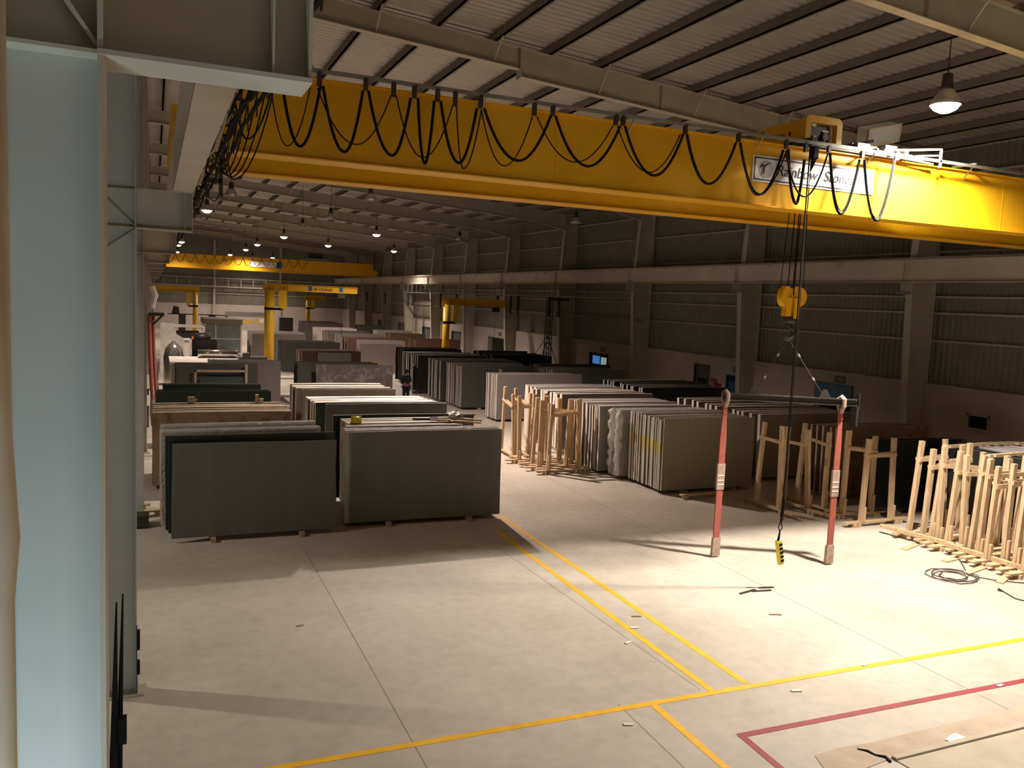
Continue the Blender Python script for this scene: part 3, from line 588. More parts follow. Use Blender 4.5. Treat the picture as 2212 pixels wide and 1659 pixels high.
# dusty tilted cover of the trolley panel and cable outrigger
b = MB(); mt = Matrix.Translation((13.45, 13.2, 8.86)) @ Matrix.Rotation(math.radians(-14), 4, 'Y') @ Matrix.Rotation(math.radians(18), 4, 'X')
b.box(-0.42, 0.42, -0.15, 0.15, -0.17, 0.17, 0, mt); tp(b, 'panel_cover', M['film'])
b = MB(); b.box(-0.43, 0.43, -0.16, -0.13, -0.19, -0.15, 0, mt); b.box(-0.43, 0.43, -0.16, -0.13, 0.15, 0.18, 0, mt); b.box(0.40, 0.44, -0.16, -0.12, -0.19, 0.18, 0, mt); b.box(-0.44, -0.40, -0.16, -0.12, -0.19, 0.18, 0, mt); tp(b, 'cover_frame', M['oldwood'])
b = MB(); b.box(12.3, 12.95, 12.7, 13.1, 8.32, 8.48); b.box(12.9, 13.5, 12.8, 13.0, 8.38, 8.5); b.bar((12.3, 12.9, 8.45), (13.2, 13.1, 8.68), 0.06, 0.05); tp(b, 'cable_box', M['darksteel'])
b = MB(); b.box(13.0, 13.3, 12.55, 12.8, 8.36, 8.50); b.box(12.35, 12.65, 12.6, 12.75, 8.36, 8.48); tp(b, 'junction_box', M['galv'])
b = MB(); b.bar((12.6, YN-0.4, 8.30), (14.05, YN-0.42, 8.47), 0.03, 0.04); b.bar((14.05, YN-0.42, 8.48), (14.05, YN-0.42, 8.12), 0.04, 0.04); b.bar((12.9, YN-0.2, 8.25), (14.0, YN-0.4, 8.35), 0.03, 0.03); b.bar((12.2, YN-.3, 8.28), (14.0, YN-.3, 8.20), 0.03, 0.03); tp(b, 'outrigger', M['galvdark'])
# ropes and hook block
HX, HY = 11.93, 13.65
hb = thing('hook_block', 'yellow two-sheave hook block hanging on wire ropes', 'hook', (HX, HY, 5.05)); H0 = Vector(hb.location)
def hp(b, name, m, sm=False): o = b.build(name, m, hb, sm); o.location = -H0; return o
for dx, dy in ((-0.30, 0), (-0.06, 0.05), (0.02, -0.05), (0.07, 0.04), (0.30, 0)):
    b = MB(); b.tube([(HX+dx, HY+dy, 5.55), (HX+dx*0.6+0.05, HY+dy, 8.36)], 0.008 if abs(dx) > .2 else 0.011, 5); hp(b, 'wire_rope', M['black'])
for x0, rot in ((HX-0.16, 0.30), (HX+0.15, -0.35)):
    b = MB(); mt = Matrix.Translation((x0, HY, 5.52)) @ Matrix.Rotation(rot, 4, 'Z') @ Matrix.Rotation(math.pi/2, 4, 'X')
    pts = [(0.19*math.cos(2*math.pi*i/24), 0.21*math.sin(2*math.pi*i/24)) for i in range(24)]
    vs = [mt @ Vector((p[0], p[1], z)) for z in (-0.06, 0.06) for p in pts]
    b.add(vs, [tuple(range(24))[::-1], tuple(range(24, 48))] + [(i, (i+1) % 24, 24+(i+1) % 24, 24+i) for i in range(24)]); hp(b, 'sheave_guard', M['yellow'])
b = MB(); b.box(HX-0.16, HX-0.02, HY-0.07, HY+0.07, 5.12, 5.5); b.box(HX+0.03, HX+0.17, HY-0.09, HY+0.05, 5.08, 5.5); hp(b, 'cheek_plate', M['yellow'])
b = MB(); b.box(HX-0.10, HX+0.12, HY-0.08, HY+0.08, 4.98, 5.12); b.tube([(HX, HY, 5.0), (HX, HY, 4.9)], 0.04, 8)
b.tube([(HX, HY, 4.93), (HX+0.12, HY, 4.86), (HX+0.14, HY, 4.74), (HX+0.05, HY, 4.65), (HX-0.07, HY, 4.67), (HX-0.13, HY, 4.76)], [.05, .05, .055, .055, .045, .02], 8); hp(b, 'hook', M['darksteel'], True)
# spreader beam hung by two wire legs
A, B_ = Vector((10.86, 14.22, 3.42)), Vector((13.22, 12.98, 3.42)); dv = (B_-A).normalized()
A2 = A; sp = thing('spreader_beam', 'dark steel spreader beam hanging level from the hook by two wires', 'beam', (HX, HY, 3.42)); S_ = Vector(sp.location)
def spp(b, name, m): o = b.build(name, m, sp); o.location = -S_; return o
b = MB(); b.bar(A-dv*0.02+Vector((0, 0, .06)), B_+dv*0.02+Vector((0, 0, .06)), 0.12, 0.02); b.bar(A-dv*0.02-Vector((0, 0, .06)), B_+dv*0.02-Vector((0, 0, .06)), 0.12, 0.02); b.bar(A-dv*0.02, B_+dv*0.02, 0.03, 0.10); spp(b, 'beam', M['darksteel'])
hk = Vector((HX, HY, 4.68))
for q, nm in ((A+dv*0.62, 1), (B_-dv*0.62, 2)):
    top = q+Vector((0, 0, 0.06)); b = MB(); b.tube([hk, top], 0.010, 6); spp(b, 'wire_leg', M['darksteel'])
    for s in (0.27, 0.66): c_ = hk.lerp(top, s); e_ = hk.lerp(top, s+0.045); b = MB(); b.tube([c_, e_], 0.026, 8); spp(b, 'ferrule', M['galv'])
    b = MB(); b.prism([(-0.13, 0.05), (0.13, 0.05), (0.03, 0.24), (-0.05, 0.24)], 'y', -0.012, 0.012); o = b.build('lifting_lug', M['darksteel'], sp); o.location = q-S_; o.rotation_euler.z = math.atan2(dv.y, dv.x)
b = MB(); b.bar(B_+dv*0.03-Vector((0, 0, .16)), B_+dv*0.03+Vector((0, 0, .20)), 0.02, 0.12); b.bar(B_-dv*0.0-Vector((0, 0, .48)), B_-Vector((0, 0, .08)), 0.05, 0.14); spp(b, 'end_stop', M['darksteel'])
# red web slings
def sling(x, y, lab):
    t = thing('web_sling', lab, 'sling', (x, y, 0.0), 0, 'red slings on the spreader beam')
    def q(z0, z1, w0, w1, th, nm, mm, k=6):
        b = MB(); N = k
        for i in range(N):
            a, c = i/N, (i+1)/N; za, zc = z0+(z1-z0)*a, z0+(z1-z0)*c; wa, wc = w0+(w1-w0)*a, w0+(w1-w0)*c
            vs = [(-wa/2, -th/2, za), (wa/2, -th/2, za), (wa/2, th/2, za), (-wa/2, th/2, za), (-wc/2, -th/2, zc), (wc/2, -th/2, zc), (wc/2, th/2, zc), (-wc/2, th/2, zc)]
            b.add(vs, [(0, 3, 2, 1), (4, 5, 6, 7), (0, 1, 5, 4), (1, 2, 6, 5), (2, 3, 7, 6), (3, 0, 4, 7)])
        return b.build(nm, mm, t)
    q(0.42, 2.55, 0.15, 0.15, 0.03, 'webbing', M['red']); q(2.55, 3.05, 0.15, 0.10, 0.03, 'webbing', M['red']); q(3.05, 3.25, 0.10, 0.09, 0.05, 'webbing', M['red'])
    q(0.03, 0.42, 0.20, 0.18, 0.07, 'lower_sleeve', M['sleeve']); q(1.45, 2.0, 0.185, 0.185, 0.05, 'joint_sleeve', M['sleeve'])
    for z in (1.55, 1.64, 1.74): b = MB(); b.box(-0.08, 0.08, -0.03, -0.024, z, z+0.02); b.build('stitching', M['white'], t)
    b = MB(); b.tube([(0, 0, 3.2), (0.0, -0.075, 3.34), (0, -0.075, 3.48), (0, 0, 3.53), (0, 0.075, 3.48), (0, 0.075, 3.34), (0, 0, 3.2)], 0.045, 8); b.build('top_loop', M['sleeve'], t)
    return t
p_ = A+dv*0.05; sling(p_.x, p_.y, 'left red web sling, hanging from the spreader beam to the floor')
p_ = B_-dv*0.28; sling(p_.x, p_.y, 'right red web sling, hanging from the spreader beam to the floor')
# control pendant
PY = YN-0.36; pa, pb, pc = fy(1740, 330, PY), fy(1690, 1105, PY), fy(1683, 1155, PY)
pd = thing('crane_pendant', 'yellow control pendant hanging on a long black cable', 'pendant', (pb.x, PY, 0.75)); P0 = Vector(pd.location)
def pp(b, name, m): o = b.build(name, m, pd); o.location = -P0; return o
b = MB(); b.tube([Vector((pb.x, PY, z)) for z in (8.27, 1.5, 1.28)], 0.013, 6); b.tube([Vector((pb.x+.04, PY, 8.27)), Vector((pb.x+0.03, PY, 1.3))], 0.007, 5); pp(b, 'pendant_cable', M['black'])
b = MB(); b.tube([(pb.x, PY, 1.75), (pb.x+0.02, PY, 1.62), (pb.x, PY, 1.45), (pb.x-0.02, PY, 1.28)], [.02, .035, .03, .015], 8); pp(b, 'cable_grip', M['black'])
b = MB(); b.tube([(pb.x-0.02, PY, 1.28), (pb.x-0.06, PY, 1.18), (pb.x-0.04, PY, 1.11), (pb.x+0.02, PY, 1.13), (pb.x+0.02, PY, 1.2), (pb.x-0.02, PY, 1.28)], 0.010, 6); b.tube([(pb.x-0.02, PY, 1.12), (pb.x-0.05, PY, 0.88)], [.012, .028], 8); pp(b, 'strain_relief', M['black'])
b = MB(); b.box(pb.x+.06, pb.x+.16, PY-.05, PY+.05, 7.98, 8.2); b.tube([(pb.x+.11, PY, 8.0), (pb.x+.08, PY, 7.85), (pb.x+.04, PY, 7.75)], [.05, .025, .01], 8); b.build('cable_plug', M['black'], pd).location = -P0
mt = Matrix.Translation((pb.x-0.0, PY, 0.70)) @ Matrix.Rotation(math.radians(-12), 4, 'Y')
b = MB(); b.box(-0.045, 0.045, -0.04, 0.04, -0.25, 0.22, 0, mt); pp(b, 'handset', M['pendant'])
for k in range(5): b = MB(); b.box(-0.02, 0.055, -0.046, -0.038, -0.20+0.08*k, -0.155+0.08*k, 0, mt); b.box(0.043, 0.06, -0.03, 0.03, -0.2+0.08*k, -0.155+0.08*k, 0, mt); pp(b, 'button', M['black'])

# far crane
fc, f0, pt = crane(89.2, 91.2, 7.05, 8.35, 'distant yellow travelling crane at the far end of the hall')
a0, a1 = fy(540, 578, 89.0).x, fy(597, 580, 89.0).x
b = MB(); b.box(a0, a1, 88.95, 89.02, 7.45, 8.0); pt(b, 'name_board', M['signwhite']); b = MB(); b.box(a1+0.05, a1+0.5, 88.95, 89.02, 7.4, 8.0); pt(b, 'blue_panel', M['signblue'])
for k in range(15): A, D = 1.0+k*0.9, 1.9+k*0.9; b = MB(); b.tube(sag((A, 88.9, 8.35), ((A+D)/2, 88.9, 7.55), (D, 88.9, 8.35), 8), 0.02, 4); pt(b, 'cable_loop', M['black'])
t = thing('hoist_trolley', 'small dark trolley on the distant crane', 'hoist', (15.6, 90.2, 8.42)); b = MB(); b.box(-1.2, 1.2, -1.3, 1.3, 0, 0.2); b.build('trolley_frame', M['galv'], t); b = MB(); b.box(-0.9, 0.6, -0.8, 0.6, 0.2, 0.75); b.build('hoist_body', M['darksteel'], t)

# conductor bundle along the left runway
for i in range(11):
    b = MB(); x = 0.475+0.016*i; z = 6.43+0.075*((i*3) % 5); pts = []
    y = 3.6
    while y < 88: pts.append((x+random.uniform(-.012, .012), y, z+0.03*math.sin(y*2.3+i)+random.uniform(-.02, .02))); y += 0.42 if y < 22 else 2.2
    b.tube(pts, 0.015 if i % 4 else 0.021, 5); tag(b.build('conductor_cable', M['black'] if i % 3 else M['oldwood']), 'long cable strung beside the left runway beam', 'cable', 'cables along the left runway beam')
for k in range(26):
    y = 3.8+0.62*k if k < 20 else 16+2.5*(k-20)
    b = MB(); b.box(0.44, 0.68, y-0.012, y+0.012, 6.75, 6.78); b.box(0.46, 0.47, y-0.012, y+0.012, 6.4, 6.76); b.box(0.655, 0.665, y-0.012, y+0.012, 6.4, 6.76); tag(b.build('cable_hanger', M['darksteel']), 'small steel hanger holding the cable bundle beside the runway', 'bracket', 'hangers of the left cable bundle')
for k in range(6):
    y = 11.2-0.15*k; b = MB(); A = Vector((0.62, y, 7.0)); b.tube(sag((0.60+0.05*k, 11.9, 7.2), (0.76+0.04*k, 11.95, 6.74-0.02*k), (0.98+0.10*k, 12.0, 7.9), 14), 0.010, 5); tag(b.build('slack_cable', M['black']), 'slack cable loop at the left end of the big crane', 'cable', 'slack cables at the crane end')

# ------------------------------------------------------------------ pillar jib cranes
def jib(x, y, h, r, arm, label, ang=0, hook=True, z_arm=None):
    t = thing('jib_crane', label, 'crane', (x, y, 0), ang)
    b = MB(); b.tube([(0, 0, 0), (0, 0, h)], r, 24); b.build('pillar', M['yellow2'], t, True)
    b = MB(); b.box(-r*1.6, r*1.6, -r*1.6, r*1.6, 0, 0.05); b.build('base_plate', M['yellow2'], t)
    for z in (h*0.74,): b = MB(); b.tube([(0, 0, z), (0, 0, z+0.16)], r*1.06, 24); b.box(r, r*3.0, -0.05, 0.05, z, z+0.14); b.build('clamp_band', M['black'], t)
    a0 = -r*1.4; b = MB(); zt = h+0.42
    b.box(a0, arm, -0.01, 0.01, h, zt); b.box(a0, arm, -0.13, 0.13, h-0.02, h); b.box(a0, arm, -0.13, 0.13, zt, zt+0.02); b.box(arm, arm+0.02, -0.14, 0.14, h-0.02, zt+0.02)
    for k in range(6): xx = a0+0.25+k*0.22+(0.3 if k > 2 else 0); b.prism([(xx-0.03, h), (xx+0.03, h), (xx, h+0.3)], 'y', -0.12, 0.12)
    b.build('arm', M['yellow2'], t)
    b = MB(); b.prism([(r*1.9, h), (r*3.4, h), (r*3.4, h*0.78), (r*2.9, h*0.74), (r*1.9, h*0.78)], 'y', -r*0.7, r*0.7); b.build('pivot_housing', M['yellow2'], t)
    if hook:
        b = MB(); b.box(arm*0.78, arm*0.78+0.5, -0.15, 0.15, h-0.35, h-0.05); b.build('hoist', M['darksteel'], t)
        b = MB(); b.tube([(arm*0.78+0.25, 0, h-0.3), (arm*0.78+0.25, 0, h-2.6)], 0.012, 5); b.build('chain', M['darksteel'], t)
        b = MB(); b.tube([(arm*0.78+0.25, 0, h-2.6), (arm*0.78+0.38, 0, h-2.75), (arm*0.78+0.25, 0, h-2.9), (arm*0.78+0.14, 0, h-2.8)], 0.03, 6); b.build('hook', M['darksteel'], t)
    return t
J = jib(7.28, 59.8, 5.2, 0.33, 6.0, 'tall yellow pillar jib crane standing left of the middle, arm to the right', 0)
text('EF CRANES', 0.26, M['black'], 'arm_lettering', J, face_y(3.0, -0.03, 5.28), 0.002)
b = MB(); b.box(2.6, 2.85, -0.03, -0.012, 5.26, 5.55); b.box(4.75, 5.0, -0.03, -0.012, 5.26, 5.55); b.build('arm_emblem', M['signblue'], J)
jib(17.5, 52.2, 4.75, 0.23, 3.9, 'yellow pillar jib crane before the right wall with a hanging hook', math.radians(-6))
jib(3.16, 75, 4.75, 0.2, 3.5, 'slender yellow jib crane at the far left with its arm to the left', math.pi, False)
jib(16.7, 101, 4.3, 0.25, 2.0, 'small far yellow jib pillar under the far crane', 0, False)
# lattice mast by the right wall
t = thing('lattice_mast', 'slim dark lattice mast with guy bars before the right wall', 'mast', (20.3, 42.6, 0))
b = MB()
for dx, dy in ((-.14, -.14), (.14, -.14), (.14, .14), (-.14, .14)): b.box(dx-.02, dx+.02, dy-.02, dy+.02, 0, 5.5)
z = 0.2
while z < 5.4: b.box(-.14, .14, -.15, -.13, z, z+.03); b.box(-.15, -.13, -.14, .14, z, z+.03); b.bar((-.14, -.14, z), (.14, -.14, z+.3), .02, .02); z += 0.3
b.build('mast_frame', M['darksteel'], t); b = MB(); b.box(-0.1, 1.2, -.05, .05, 5.3, 5.45); b.build('top_arm', M['darksteel'], t)
b = MB(); b.bar((0, 0, 3.2), (1.6, 0.6, 0.02), .03, .03); b.bar((0, 0, 3.4), (-1.7, 1.2, 0.02), .03, .03); b.bar((0, 0, 3.3), (-1.4, -0.9, 0.02), .03, .03); b.build('guy_bar', M['darksteel'], t)
b = MB(); b.box(-.35, .35, -.35, .35, 0, 1.7); b.build('base_box', M['darksteel'], t)
# ------------------------------------------------------------------ stone slabs
def slab_mesh(wd, h, th, rnd):
    """upright slab, base at z = 0, back at y = 0..th, slightly ragged raw outline; faces slot 0, sawn rim slot 1"""
    j = lambda a: rnd.uniform(-a, a)
    pts = [(0, j(.008)), (wd*.5, 0), (wd, j(.008)), (wd+j(.01), h*.35), (wd+j(.02), h*.7), (wd+j(.012), h-abs(j(.015))), (wd*.7, h+j(.007)), (wd*.33, h+j(.007)), (j(.012), h-abs(j(.015))), (j(.02), h*.66), (j(.012), h*.3)]
    b = MB(); n = len(pts); vs = [(p[0], 0, p[1]) for p in pts] + [(p[0], th, p[1]) for p in pts]
    b.add(vs, [tuple(range(n)), tuple(range(n, 2*n))[::-1]], 0)
    b.add(vs, [(i+n, (i+1) % n+n, (i+1) % n, i) for i in range(n)], 1); return b
SLABN = [0]
def stack(x0, x1, yf, n, pitch, th, h, m, front, rest, group, edge='edge', lean=2.5, rz=0, bear=True, jx=0.05, z0=0.11):
    rnd = random.Random(int(x0*100+yf*10)); meshes = []
    for i in range(min(3, n)):
        b = slab_mesh(x1-x0, h, th, rnd); me = bpy.data.meshes.new('stone_slab'); me.from_pydata(b.v, [], b.f); me.update()
        me.materials.append(G[m]); me.materials.append(M[edge])
        for p, k in zip(me.polygons, b.mi): p.material_index = k
        meshes.append(me)
    for i in range(n):
        o = bpy.data.objects.new('stone_slab', meshes[i % len(meshes)]); COL.objects.link(o)
        o.location = (x0+(rnd.uniform(-jx, jx) if i else 0), yf+i*pitch, z0); o.rotation_euler = (math.radians(-lean), 0, math.radians(rz)+(rnd.uniform(-.003, .003) if i else 0))
        s = 1 if i == 0 else rnd.uniform(0.975, 1.0); o.scale = (rnd.uniform(0.985, 1.0) if i else 1, 1, s); SLABN[0] += 1
        if i == 0: tag(o, front, 'slab', group)
        else: tag(o, rest, 'slab', group)
    if bear:
        d = (n-1)*pitch+th
        for fxx in (0.24, 0.78):
            b = MB(); b.box(-0.05, 0.05, -0.14, d+0.12, 0, z0-0.012); o = b.build('timber_bearer', M['oldwood']); o.location = (x0+(x1-x0)*fxx, yf, 0); o.rotation_euler.z = math.radians(rz)
            tag(o, 'squared timber bearer on the floor under ' + group, 'timber', 'bearers under ' + group)
def bundle(x0, x1, y, k, h, lab, m='slate', rz=0, dep=0.05):
    t = thing('slab_bundle', lab, 'slab', (x0, y, 0.1), math.radians(rz)); wd = x1-x0; rnd = random.Random(int(y*7))
    for i in range(k):
        b = slab_mesh(wd-0.06, h-0.03, 0.035, rnd); o = b.build('stone_slab', [G[m], M['edge']], t); o.location = (0.03, 0.02+i*dep, 0); o.rotation_euler.x = math.radians(-2)
    d = k*dep+0.04; sh = h*math.tan(math.radians(2)); b = MB(); N = 26; vs = []; fs = []
    prof = [(-0.02, 0.0), (-0.03, h*.3), (-0.02, h*.7), (0.0, h-0.03), (0.03, h+0.005), (d/2, h+0.015), (d-0.02, h+0.005), (d, h-0.03), (d+.01, h*.5), (d, 0)]
    for i in range(N+1):
        x = -0.02+(wd+0.04)*i/N
        for (yy, zz) in prof: vs.append((x+rnd.uniform(-.006, .006), yy+zz*math.tan(math.radians(2))+rnd.uniform(-.007, .007), zz+rnd.uniform(-.005, .005)*(zz > 0)))
    q = len(prof)
    for i in range(N):
        for j in range(q-1): fs.append((i*q+j, (i+1)*q+j, (i+1)*q+j+1, i*q+j+1))
    fs.append(tuple(range(q))); fs.append(tuple(range(N*q, N*q+q))[::-1]); b.add(vs, fs); b.build('stretch_film', M['film'], t)
    return t
SA = 'slab leaning in the row '
# left block, first column (from the camera)
stack(.33, 3.64, 17.90, 1, .1, .03, 1.93, 'slate', 'big dark grey granite slab facing the camera at the near left', '', 'the near left stack', 'edgedark', 3, 0)
stack(.28, 3.70, 18.32, 3, .12, .03, 2.02, 'black', 'polished black slab right behind the near left grey slab', 'black slab in the near left stack behind the first black one', 'the black near left slabs', 'edgedark', 3, 2)
bundle(.15, 3.50, 19.02, 4, 2.02, 'film-wrapped slab bundle behind the near left slabs, front one of two', 'slate', 2.5, .06)
bundle(.17, 3.52, 19.72, 4, 2.03, 'film-wrapped slab bundle behind the near left slabs, rear one of two', 'slate', 4, .06)
stack(-.03, 3.42, 22.90, 15, .14, .125, 1.88, 'brown', 'brown veined marble slab at the front of the beige-topped stack', 'brown marble slab inside the beige-topped left stack', 'the brown marble stack', 'edgecream', 1.5, 0, True, .02)
stack(.06, 3.37, 27.05, 3, .22, .03, 1.95, 'green', 'greenish black slab behind the brown marble stack', 'greenish black slab behind the front one of the black left stack', 'the greenish black left stack', 'edgedark', 2, -2)
stack(.25, 3.25, 28.7, 3, .2, .04, 1.97, 'black', 'shorter black slab at the rear of the black left stack', 'black slab at the far side of the black left stack', 'the rear black left slabs', 'edgedark', 2, 0)
stack(.85, 4.1, 37.45, 3, .25, .04, 1.92, 'dark', 'charcoal slab with a steel rack standing before it', 'charcoal slab behind the one with the steel rack', 'the charcoal middle-left stack', 'edgedark', 2)
stack(2.2, 5.2, 38.35, 5, .25, .04, 1.95, 'mauve', 'plain mauve-grey slab left of the aisle pallets, below the big jib pillar', 'mauve-grey slab behind the plain one near the jib pillar', 'the mauve stack below the jib', 'edge', 2)
t = thing('timber_block', 'short wooden block standing on the beige slab stack, left one', 'timber', (.95, 24.75, 2.0)); b = MB(); b.box(-.09, .09, -.06, .06, 0, .16); b.build('block', M['oldwood'], t); b = MB(); b.bar((-.02, -.07, .02), (.15, -.09, .1), .05, .05); b.build('wedge', M['oldwood'], t)
t = thing('timber_block', 'short wooden block standing on the beige slab stack, right one', 'timber', (2.72, 24.75, 2.0)); b = MB(); b.box(-.06, .02, -.06, .06, 0, .22); b.build('block', M['oldwood'], t); b = MB(); b.box(.05, .16, -.06, .06, 0, .10); b.build('wedge', M['oldwood'], t)
# left block, second column
stack(4.02, 7.62, 18.22, 1, .1, .03, 2.05, 'slate2', 'big olive-grey granite slab facing the camera beside the aisle lines', '', 'the near right front stack', 'edgecream', 1.5)
bundle(3.93, 7.58, 18.30, 6, 2.06, 'film-wrapped slab bundle right behind the olive-grey front slab', 'slate2', 0, .07)
stack(4.1, 6.9, 18.98, 3, .14, .10, 2.06, 'slate2', 'shorter slab with glossy pale top behind the wrapped bundle', 'shorter slab with pale top behind the wrapped bundle', 'the short pale-topped slabs', 'edgecream', 1.5, 0, True, .02)
stack(4.22, 7.3, 19.52, 5, .20, .17, 2.04, 'slate2', 'slab with planks lying on its top edge', 'slab in the middle of the near right stack under the planks', 'the slabs under the loose planks', 'edgecream', 1.5, 0, True, .02)
stack(4.08, 7.8, 20.65, 2, .1, .04, 2.08, 'black', 'tall black slab closing the near right stack behind the yellow helmet', 'black slab touching the tall one behind the yellow helmet', 'the black slabs behind the helmet', 'edge', 1.5)
stack(4.52, 8.16, 23.95, 2, .10, .04, 1.92, 'slate', 'grey-green slab below the brightest pink-lit stack top', 'grey-green slab just behind the front one of the brightest stack', 'the grey-green slabs', 'edge', 2)
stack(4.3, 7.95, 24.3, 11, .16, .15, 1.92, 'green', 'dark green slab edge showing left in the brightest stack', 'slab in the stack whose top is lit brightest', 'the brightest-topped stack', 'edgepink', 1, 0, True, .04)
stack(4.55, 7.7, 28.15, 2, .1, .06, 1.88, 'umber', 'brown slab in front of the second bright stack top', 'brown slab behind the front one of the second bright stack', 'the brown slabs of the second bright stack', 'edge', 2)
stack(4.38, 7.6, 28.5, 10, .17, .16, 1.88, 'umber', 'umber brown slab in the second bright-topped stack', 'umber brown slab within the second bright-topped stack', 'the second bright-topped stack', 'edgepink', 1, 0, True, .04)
stack(6.65, 10.15, 37.75, 1, .1, .04, 1.88, 'purple', 'mottled purple slab with pale clouds, standing alone before brown slabs', '', 'the mottled purple slab', 'edge', 2)
stack(5.95, 9.6, 38.4, 4, .25, .04, 1.92, 'dark', 'dark slab edge just behind the mottled purple slab', 'dark slab behind the mottled purple slab', 'the dark slabs behind the purple one', 'edgedark', 2)
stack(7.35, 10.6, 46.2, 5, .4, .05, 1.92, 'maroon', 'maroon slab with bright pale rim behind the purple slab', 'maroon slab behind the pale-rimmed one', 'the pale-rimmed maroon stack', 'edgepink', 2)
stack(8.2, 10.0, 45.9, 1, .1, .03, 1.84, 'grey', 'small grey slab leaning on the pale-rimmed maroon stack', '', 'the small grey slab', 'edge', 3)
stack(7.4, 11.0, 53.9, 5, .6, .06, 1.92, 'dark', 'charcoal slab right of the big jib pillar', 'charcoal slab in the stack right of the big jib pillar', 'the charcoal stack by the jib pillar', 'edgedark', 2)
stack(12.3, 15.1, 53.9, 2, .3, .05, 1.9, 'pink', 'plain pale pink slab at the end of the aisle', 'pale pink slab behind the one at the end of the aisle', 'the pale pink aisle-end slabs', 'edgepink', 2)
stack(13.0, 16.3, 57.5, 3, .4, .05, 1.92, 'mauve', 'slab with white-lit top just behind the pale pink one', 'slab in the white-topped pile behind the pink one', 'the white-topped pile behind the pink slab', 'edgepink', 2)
stack(12.9, 16.4, 60.8, 4, .5, .06, 1.93, 'maroon', 'maroon slab three piles behind the pale pink slab', 'maroon slab in the third pile behind the pink slab', 'the third pile behind the pink slab', 'edge', 2)
stack(13.2, 16.8, 64.8, 5, .5, .06, 1.94, 'grey', 'grey slab with white edge in the far middle piles', 'grey slab in the far middle pile with white edges', 'the far middle white-edged pile', 'edgepink', 2)
stack(13.1, 16.6, 69.6, 5, .5, .06, 1.94, 'mauve', 'mauve slab in the pile under the far crane trolley', 'mauve slab in the pile under the far crane', 'the pile under the far trolley', 'edgepink', 2)
stack(13.3, 16.8, 75.2, 5, .6, .06, 1.94, 'pink', 'pale slab in the fifth pile along the far middle row', 'pale slab in the fifth far pile', 'the fifth far pile', 'edgepink', 2)
stack(14.2, 17.9, 86.5, 8, .7, .08, 2.0, 'mauve', 'mauve slab heading the farthest long pile', 'mauve slab in the farthest long pile', 'the farthest long pile', 'edge', 2)
stack(18.7, 21.4, 83, 4, .6, .08, 2.0, 'dark', 'dark slab in the farthest pile by the right wall', 'dark slab deep in the farthest right wall pile', 'the farthest right wall pile', 'edge', 2)
stack(18.1, 21.3, 73.0, 4, .5, .06, 1.95, 'grey', 'pale-topped slab in the right wall pile left of the tall grey door', 'pale-topped slab within the pile near the tall grey door', 'the pale pile by the tall grey door', 'edgepink', 2)
stack(18.1, 21.2, 68.6, 4, .5, .06, 1.93, 'brown', 'brown slab in front of the pale pile by the right wall', 'brown slab behind the front one in the right wall brown pile', 'the right wall brown pile', 'edge', 2)
stack(17.9, 21.5, 60.5, 4, .5, .06, 1.9, 'maroon', 'maroon slab near the foot of the right jib crane', 'maroon slab in the pile by the right jib crane', 'the maroon pile by the right jib', 'edge', 2)
stack(6.7, 10.6, 65.6, 5, .6, .06, 1.95, 'grey', 'grey slab with pale top left behind the big jib pillar', 'grey slab in the pile behind the big jib pillar', 'the grey pile behind the jib pillar', 'edgepink', 2)
stack(6.5, 10.2, 62.6, 2, .4, .05, 1.95, 'mauve', 'mauve slab with bright rim directly behind the jib pillar', 'mauve slab next to the bright-rimmed one', 'the bright-rimmed mauve slabs', 'edgepink', 2)
# right rows
stack(13.0, 16.1, 19.50, 22, .083, .055, 2.02, 'speck', 'large speckled beige slab facing the camera before the red slings', 'beige slab on edge in the tightly packed stack with yellow stains', 'the packed speckled stack', 'stain', 1.5, 0, True, .03)
bundle(12.78, 15.9, 21.55, 3, 1.98, 'slab bundle with torn plastic beside the packed speckled stack', 'mauve', 0, .16)
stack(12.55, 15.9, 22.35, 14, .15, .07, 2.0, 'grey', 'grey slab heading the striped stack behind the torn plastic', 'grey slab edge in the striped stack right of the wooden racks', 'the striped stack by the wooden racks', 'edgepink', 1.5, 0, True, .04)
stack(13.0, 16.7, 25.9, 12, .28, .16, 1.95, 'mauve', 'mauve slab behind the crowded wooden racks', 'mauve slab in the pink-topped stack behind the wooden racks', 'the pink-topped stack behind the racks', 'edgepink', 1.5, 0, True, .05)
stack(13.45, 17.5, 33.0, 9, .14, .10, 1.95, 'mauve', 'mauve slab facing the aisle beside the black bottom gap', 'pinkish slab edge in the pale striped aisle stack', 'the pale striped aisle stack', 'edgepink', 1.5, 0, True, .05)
stack(13.2, 17.0, 36.8, 6, .2, .10, 1.95, 'dark', 'charcoal slab with a wooden prop on its right', 'charcoal slab in the stack with the wooden prop', 'the charcoal propped stack', 'edge', 1.5, 0, True, .05)
stack(13.25, 17.0, 38.35, 4, .22, .10, 1.97, 'mauve', 'mauve slab between two charcoal stacks on the aisle', 'mauve slab behind the one between charcoal stacks', 'the mauve aisle slabs', 'edgepink', 2, 0, True, .05)
stack(13.1, 17.4, 39.6, 9, .25, .12, 1.98, 'dark', 'dark slab fourth in the right aisle row', 'dark brownish slab in the fourth right aisle stack', 'the fourth right aisle stack', 'edge', 2, 0, True, .05)
stack(13.1, 17.1, 43.6, 10, .34, .14, 1.95, 'dark', 'dark slab beside the standing worker', 'dark slab edge in the stack behind the worker', 'the dark stack behind the worker', 'edge', 1.5, 0, True, .05)
stack(13.6, 17.3, 48.4, 4, .5, .1, 1.98, 'black', 'black slab at the end of the right aisle row', 'black slab in the last right aisle stack', 'the last right aisle stack', 'edgedark', 2)
